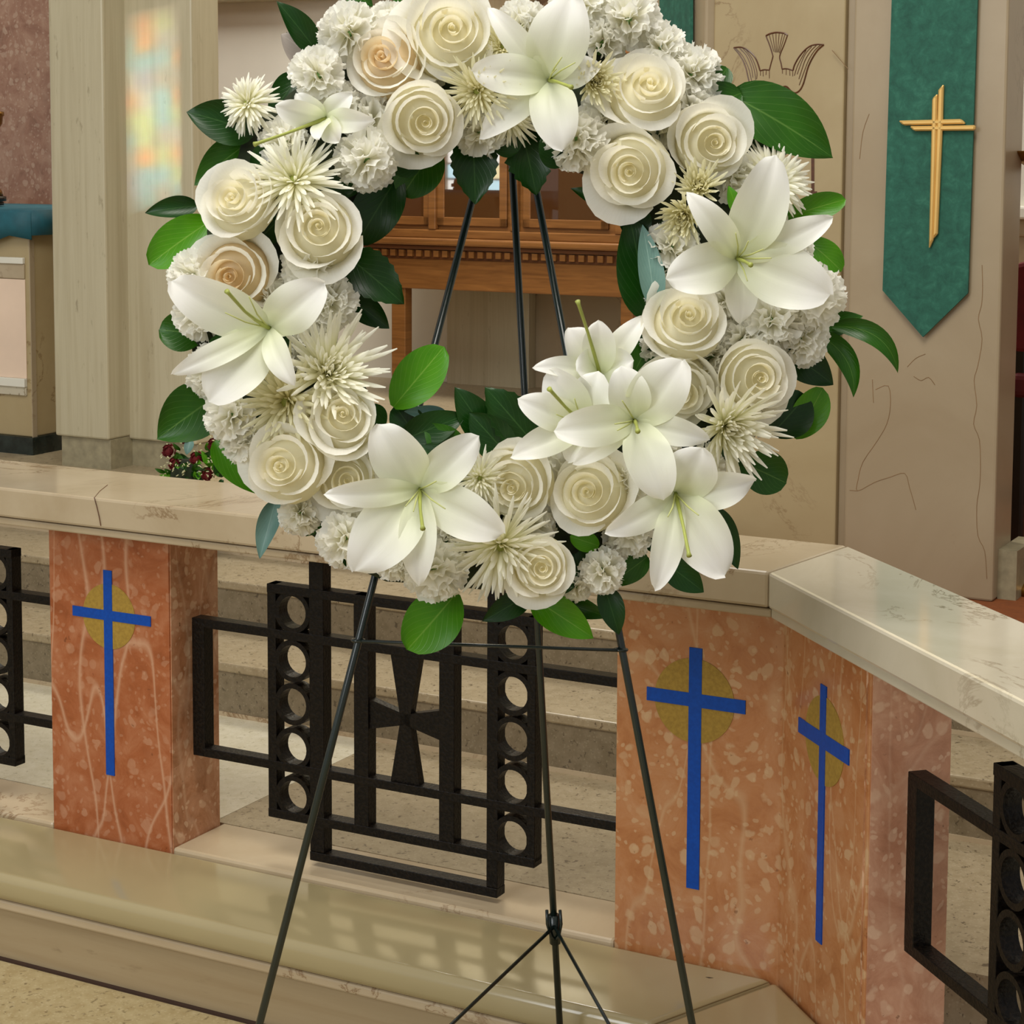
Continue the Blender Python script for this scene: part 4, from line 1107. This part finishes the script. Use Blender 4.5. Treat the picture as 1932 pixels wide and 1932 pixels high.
# ------------------------------------------------------------------ CHRYSANTHEMUMS
mum('ball', 466, 196, 66, .075, -.35, -.25, .4)
mum('spider', 555, 340, 112, .115, -.1, -.45, 1)
mum('green', 900, 172, 84, .125, -.25, .25, 2)
mum('green', 948, 88, 62, .10, 0, 0, .7)
mum('spider', 962, 222, 66, .085, 0, .35, 1.7)
mum('curl', 1122, 152, 60, .115, .25, .1, 1.1)
mum('ball', 1460, 345, 90, .08, .35, -.1, 2.2)
mum('curl', 1318, 352, 58, .115, -.1, -.3, .2)
mum('curl', 1290, 408, 62, .11, -.3, .35, .9)
mum('open', 1372, 806, 112, .115, .35, .25, 1.4)
mum('spider', 944, 1030, 118, .11, 0, .35, .5)
mum('spider', 905, 902, 62, .10, 0, 0, 2.6)
mum('green', 540, 758, 118, .10, -.2, .1, .3)
mum('open', 622, 700, 118, .105, .35, -.3, 1.9)
# ------------------------------------------------------------------ ROSES
for a in ((727, 112, 78, .10, -.25, -.2, 1, 0., True), (852, 62, 92, .12, .1, -.2, 2, 1.2), (801, 228, 76, .125, .1, .25, 1, 2.2), (446, 380, 74, .115, -.32, -.32, 0, .3),
          (602, 430, 80, .13, .0, -.1, 1, 3.0), (1224, 168, 78, .12, .1, -.42, 2, 1.0), (1192, 322, 80, .12, -.25, .15, 2, 2.0), (1345, 270, 74, .11, .12, .05, 3, .8),
          (1298, 602, 78, .115, .0, -.38, 3, 1.7), (1430, 712, 76, .115, .15, .08, 1, 2.6), (1284, 740, 74, .09, .1, .3, 0, .9), (1110, 930, 80, .12, -.2, -.2, 2, .2),
          (973, 916, 74, .105, -.35, .15, 3, 1.1), (1022, 1070, 64, .12, .02, .02, 1, 2.4), (536, 880, 80, .12, -.25, -.1, 4, .5), (655, 905, 66, .105, .1, .0, 4, 1.9),
          (646, 786, 72, .125, .1, -.3, 3, 2.9), (438, 520, 76, .10, -.15, .1, 4, .7, True)):
    rose(a[0], a[1], a[2], a[3], a[4], a[5], a[6], a[7], len(a) > 8)
# ------------------------------------------------------------------ LILIES
lily(598, 232, .13, [(519, 199, 26, .02), (602, 262, 20, .03, .6), (707, 228, 24, .01), (560, 176, 22, -.01), (664, 176, 24, -.01), (640, 268, 24, .0)], -.3, .3, (487, 270, .04), [], 1)
lily(1030, 146, .15, [(892, 136, 40, .0), (921, 14, 26, .0), (1080, -8, 58, .02), (1132, 120, 34, -.02), (1062, 284, 46, .0), (904, 262, 32, -.04)], -.15, .0, (1074, 163, .05), [(1085, 118, .04), (1060, 108, .04), (1050, 130, .045)], 2)
lily(1400, 490, .16, [(1464, 292, 52, .03, .9), (1570, 410, 32, .0), (1566, 556, 60, .0, .7), (1396, 612, 32, -.06), (1256, 526, 48, .0), (1295, 362, 30, .02, 1.2)], .1, .1, (1415, 499, .07), [(1412, 455, .05), (1440, 470, .05), (1455, 487, .05), (1388, 440, .05), (1410, 530, .04)], 3)
lily(1130, 690, .12, [(1004, 694, 22, .02), (1072, 618, 36, .0), (1128, 604, 32, .02), (1216, 598, 26, -.02), (1196, 680, 36, .0), (1088, 700, 40, .02)], -.1, -.45, (1092, 575, .05), [], 4)
lily(1095, 800, .14, [(976, 752, 34, .0), (964, 862, 30, -.01), (1036, 700, 42, .0), (1128, 700, 40, .0), (1150, 850, 30, -.02), (1072, 872, 26, -.02)], -.3, -.15, (1040, 738, .06), [(1050, 782, .04), (1084, 752, .04)], 5)
lily(1200, 795, .175, [(1046, 812, 40, .0), (1172, 690, 40, .0), (1287, 680, 54, .0, .9), (1340, 830, 28, -.02), (1252, 944, 46, -.01), (1080, 876, 24, -.04)], .0, .0, (1203, 812, .06), [(1174, 756, .05), (1160, 800, .04), (1165, 812, .04)], 6)
lily(1280, 945, .16, [(1325, 845, 54, .02, .9), (1426, 905, 36, -.01), (1142, 1004, 32, .0), (1235, 1113, 32, .0), (1368, 1085, 54, .0, .7), (1226, 880, 24, -.03)], .05, .25, (1299, 1042, .05), [(1318, 972, .04), (1260, 975, .04)], 7)
lily(788, 928, .165, [(714, 800, 52, .01, .9), (904, 822, 40, .0), (950, 1006, 46, .0, .8), (790, 1106, 36, -.01), (668, 1078, 60, .0, .8), (612, 932, 28, .02, .9)], -.05, .05, (797, 992, .05), [(823, 908, .05), (840, 960, .04), (780, 965, .04), (765, 955, .04)], 8)
lily(496, 628, .165, [(324, 530, 50, .0, .9), (612, 534, 48, .0, .9), (393, 758, 56, .0, .7), (325, 706, 24, .0, 1.1), (556, 728, 26, .01), (566, 590, 28, -.02)], -.15, .2, (432, 554, .07), [(425, 590, .05), (450, 575, .05), (470, 560, .05)], 9)

# ================================================================== small arrangement of dark red flowers behind the rail
ab = onz(372, 1010, Z3)
VF = 4.12
ab = F1(uz1(352, 860, VF)[0], VF, Z2)
fa = thing('flower_arrangement', ab, 'low arrangement of dark red blooms and white sprigs behind the rail', 'flowers')
def ap(x, y, v=None): return onp(x, y, N1, VF if v is None else v + VF - 3.75)
put('pot', MB().lathe([(.04, 0), (.055, .02), (.06, .16), (.065, .17), (.055, .17)], ab), M['black'], fa, smooth=True)
pm = ap(370, 860)
put('greenery', MB().lathe([(.03, ab.z + .16 - pm.z), (.035, -.09), (.045, -.06), (.04, -.03), (.02, -.01)], Vector((ab.x, ab.y, pm.z)), 14), M['moss'], fa, smooth=True)
for x, y in ((318, 850), (348, 824), (370, 864), (330, 874), (392, 894), (404, 838)):
    p = ap(x, y, 3.72); m = MB()
    for k in range(9):
        ph = k * 2.4; rr = .004 + .0015 * k
        m.grid([[p + (RT * math.cos(ph + s) + UP * math.sin(ph + s)) * (rr + .004 * t) - FWD * (.016 - .0018 * k) * t for t in (0, .5, 1)] for s in (-.9, -.3, .3, .9)])
    put('red_bloom', m.tube([p + FWD * .02, p - FWD * .004, p - FWD * .008], [.009, .014, .006], 10), M['velvet'], fa, smooth=True)
sp_ = MB(); rr_ = random.Random(5)
for k in range(120):
    x, y = rr_.uniform(305, 430), rr_.uniform(820, 900)
    if rr_.random() < .5: y = rr_.uniform(872, 902)
    p = ap(x, y, 3.71 + rr_.uniform(-.02, .03)); d = Vector((rr_.uniform(-1, 1), rr_.uniform(-1, 1), rr_.uniform(-.4, 1))).normalized() * .008
    sp_.tube([p, p + d * .5, p + d], [.0008, .0018, .0012], 5)
tag(put('white_sprigs', sp_, M['mum'], fa, smooth=True), kind='stuff')
for x, y, tx, ty, mt, hw in [(rr_.uniform(320, 425), rr_.uniform(850, 905)) + (lambda a: (0, 0, ('leafd', 'leaf', 'leafb')[int(a * 3)], 6 + a * 4))(rr_.random()) for k in range(34)] + list(((360, 830, 352, 858, 'leafs', 14), (312, 892, 292, 884, 'leaf', 6), (330, 900, 300, 896, 'leafb', 6), (360, 890, 330, 880, 'leafb', 7), (400, 880, 380, 850, 'leafb', 12), (380, 870, 400, 850, 'leafd', 10),
                             (345, 900, 318, 905, 'leaf', 6), (420, 900, 404, 868, 'leafd', 14), (340, 850, 326, 836, 'leaf', 6), (415, 860, 425, 832, 'leaf', 12))):
    if tx == 0: an_ = rr_.uniform(0, 6.28); tx, ty = x + 20 * math.cos(an_), y + 16 * math.sin(an_)
    b_, t_ = ap(x, y, 3.73), ap(tx, ty, 3.71)
    put('leaf', blade(b_, b_ + (t_ - b_) * .3 - FWD * .006, b_ + (t_ - b_) * .7 - FWD * .006, t_, hw * .00092, prof_leaf, -FWD, 7, 8, .25, .05), M[mt], fa, smooth=True)
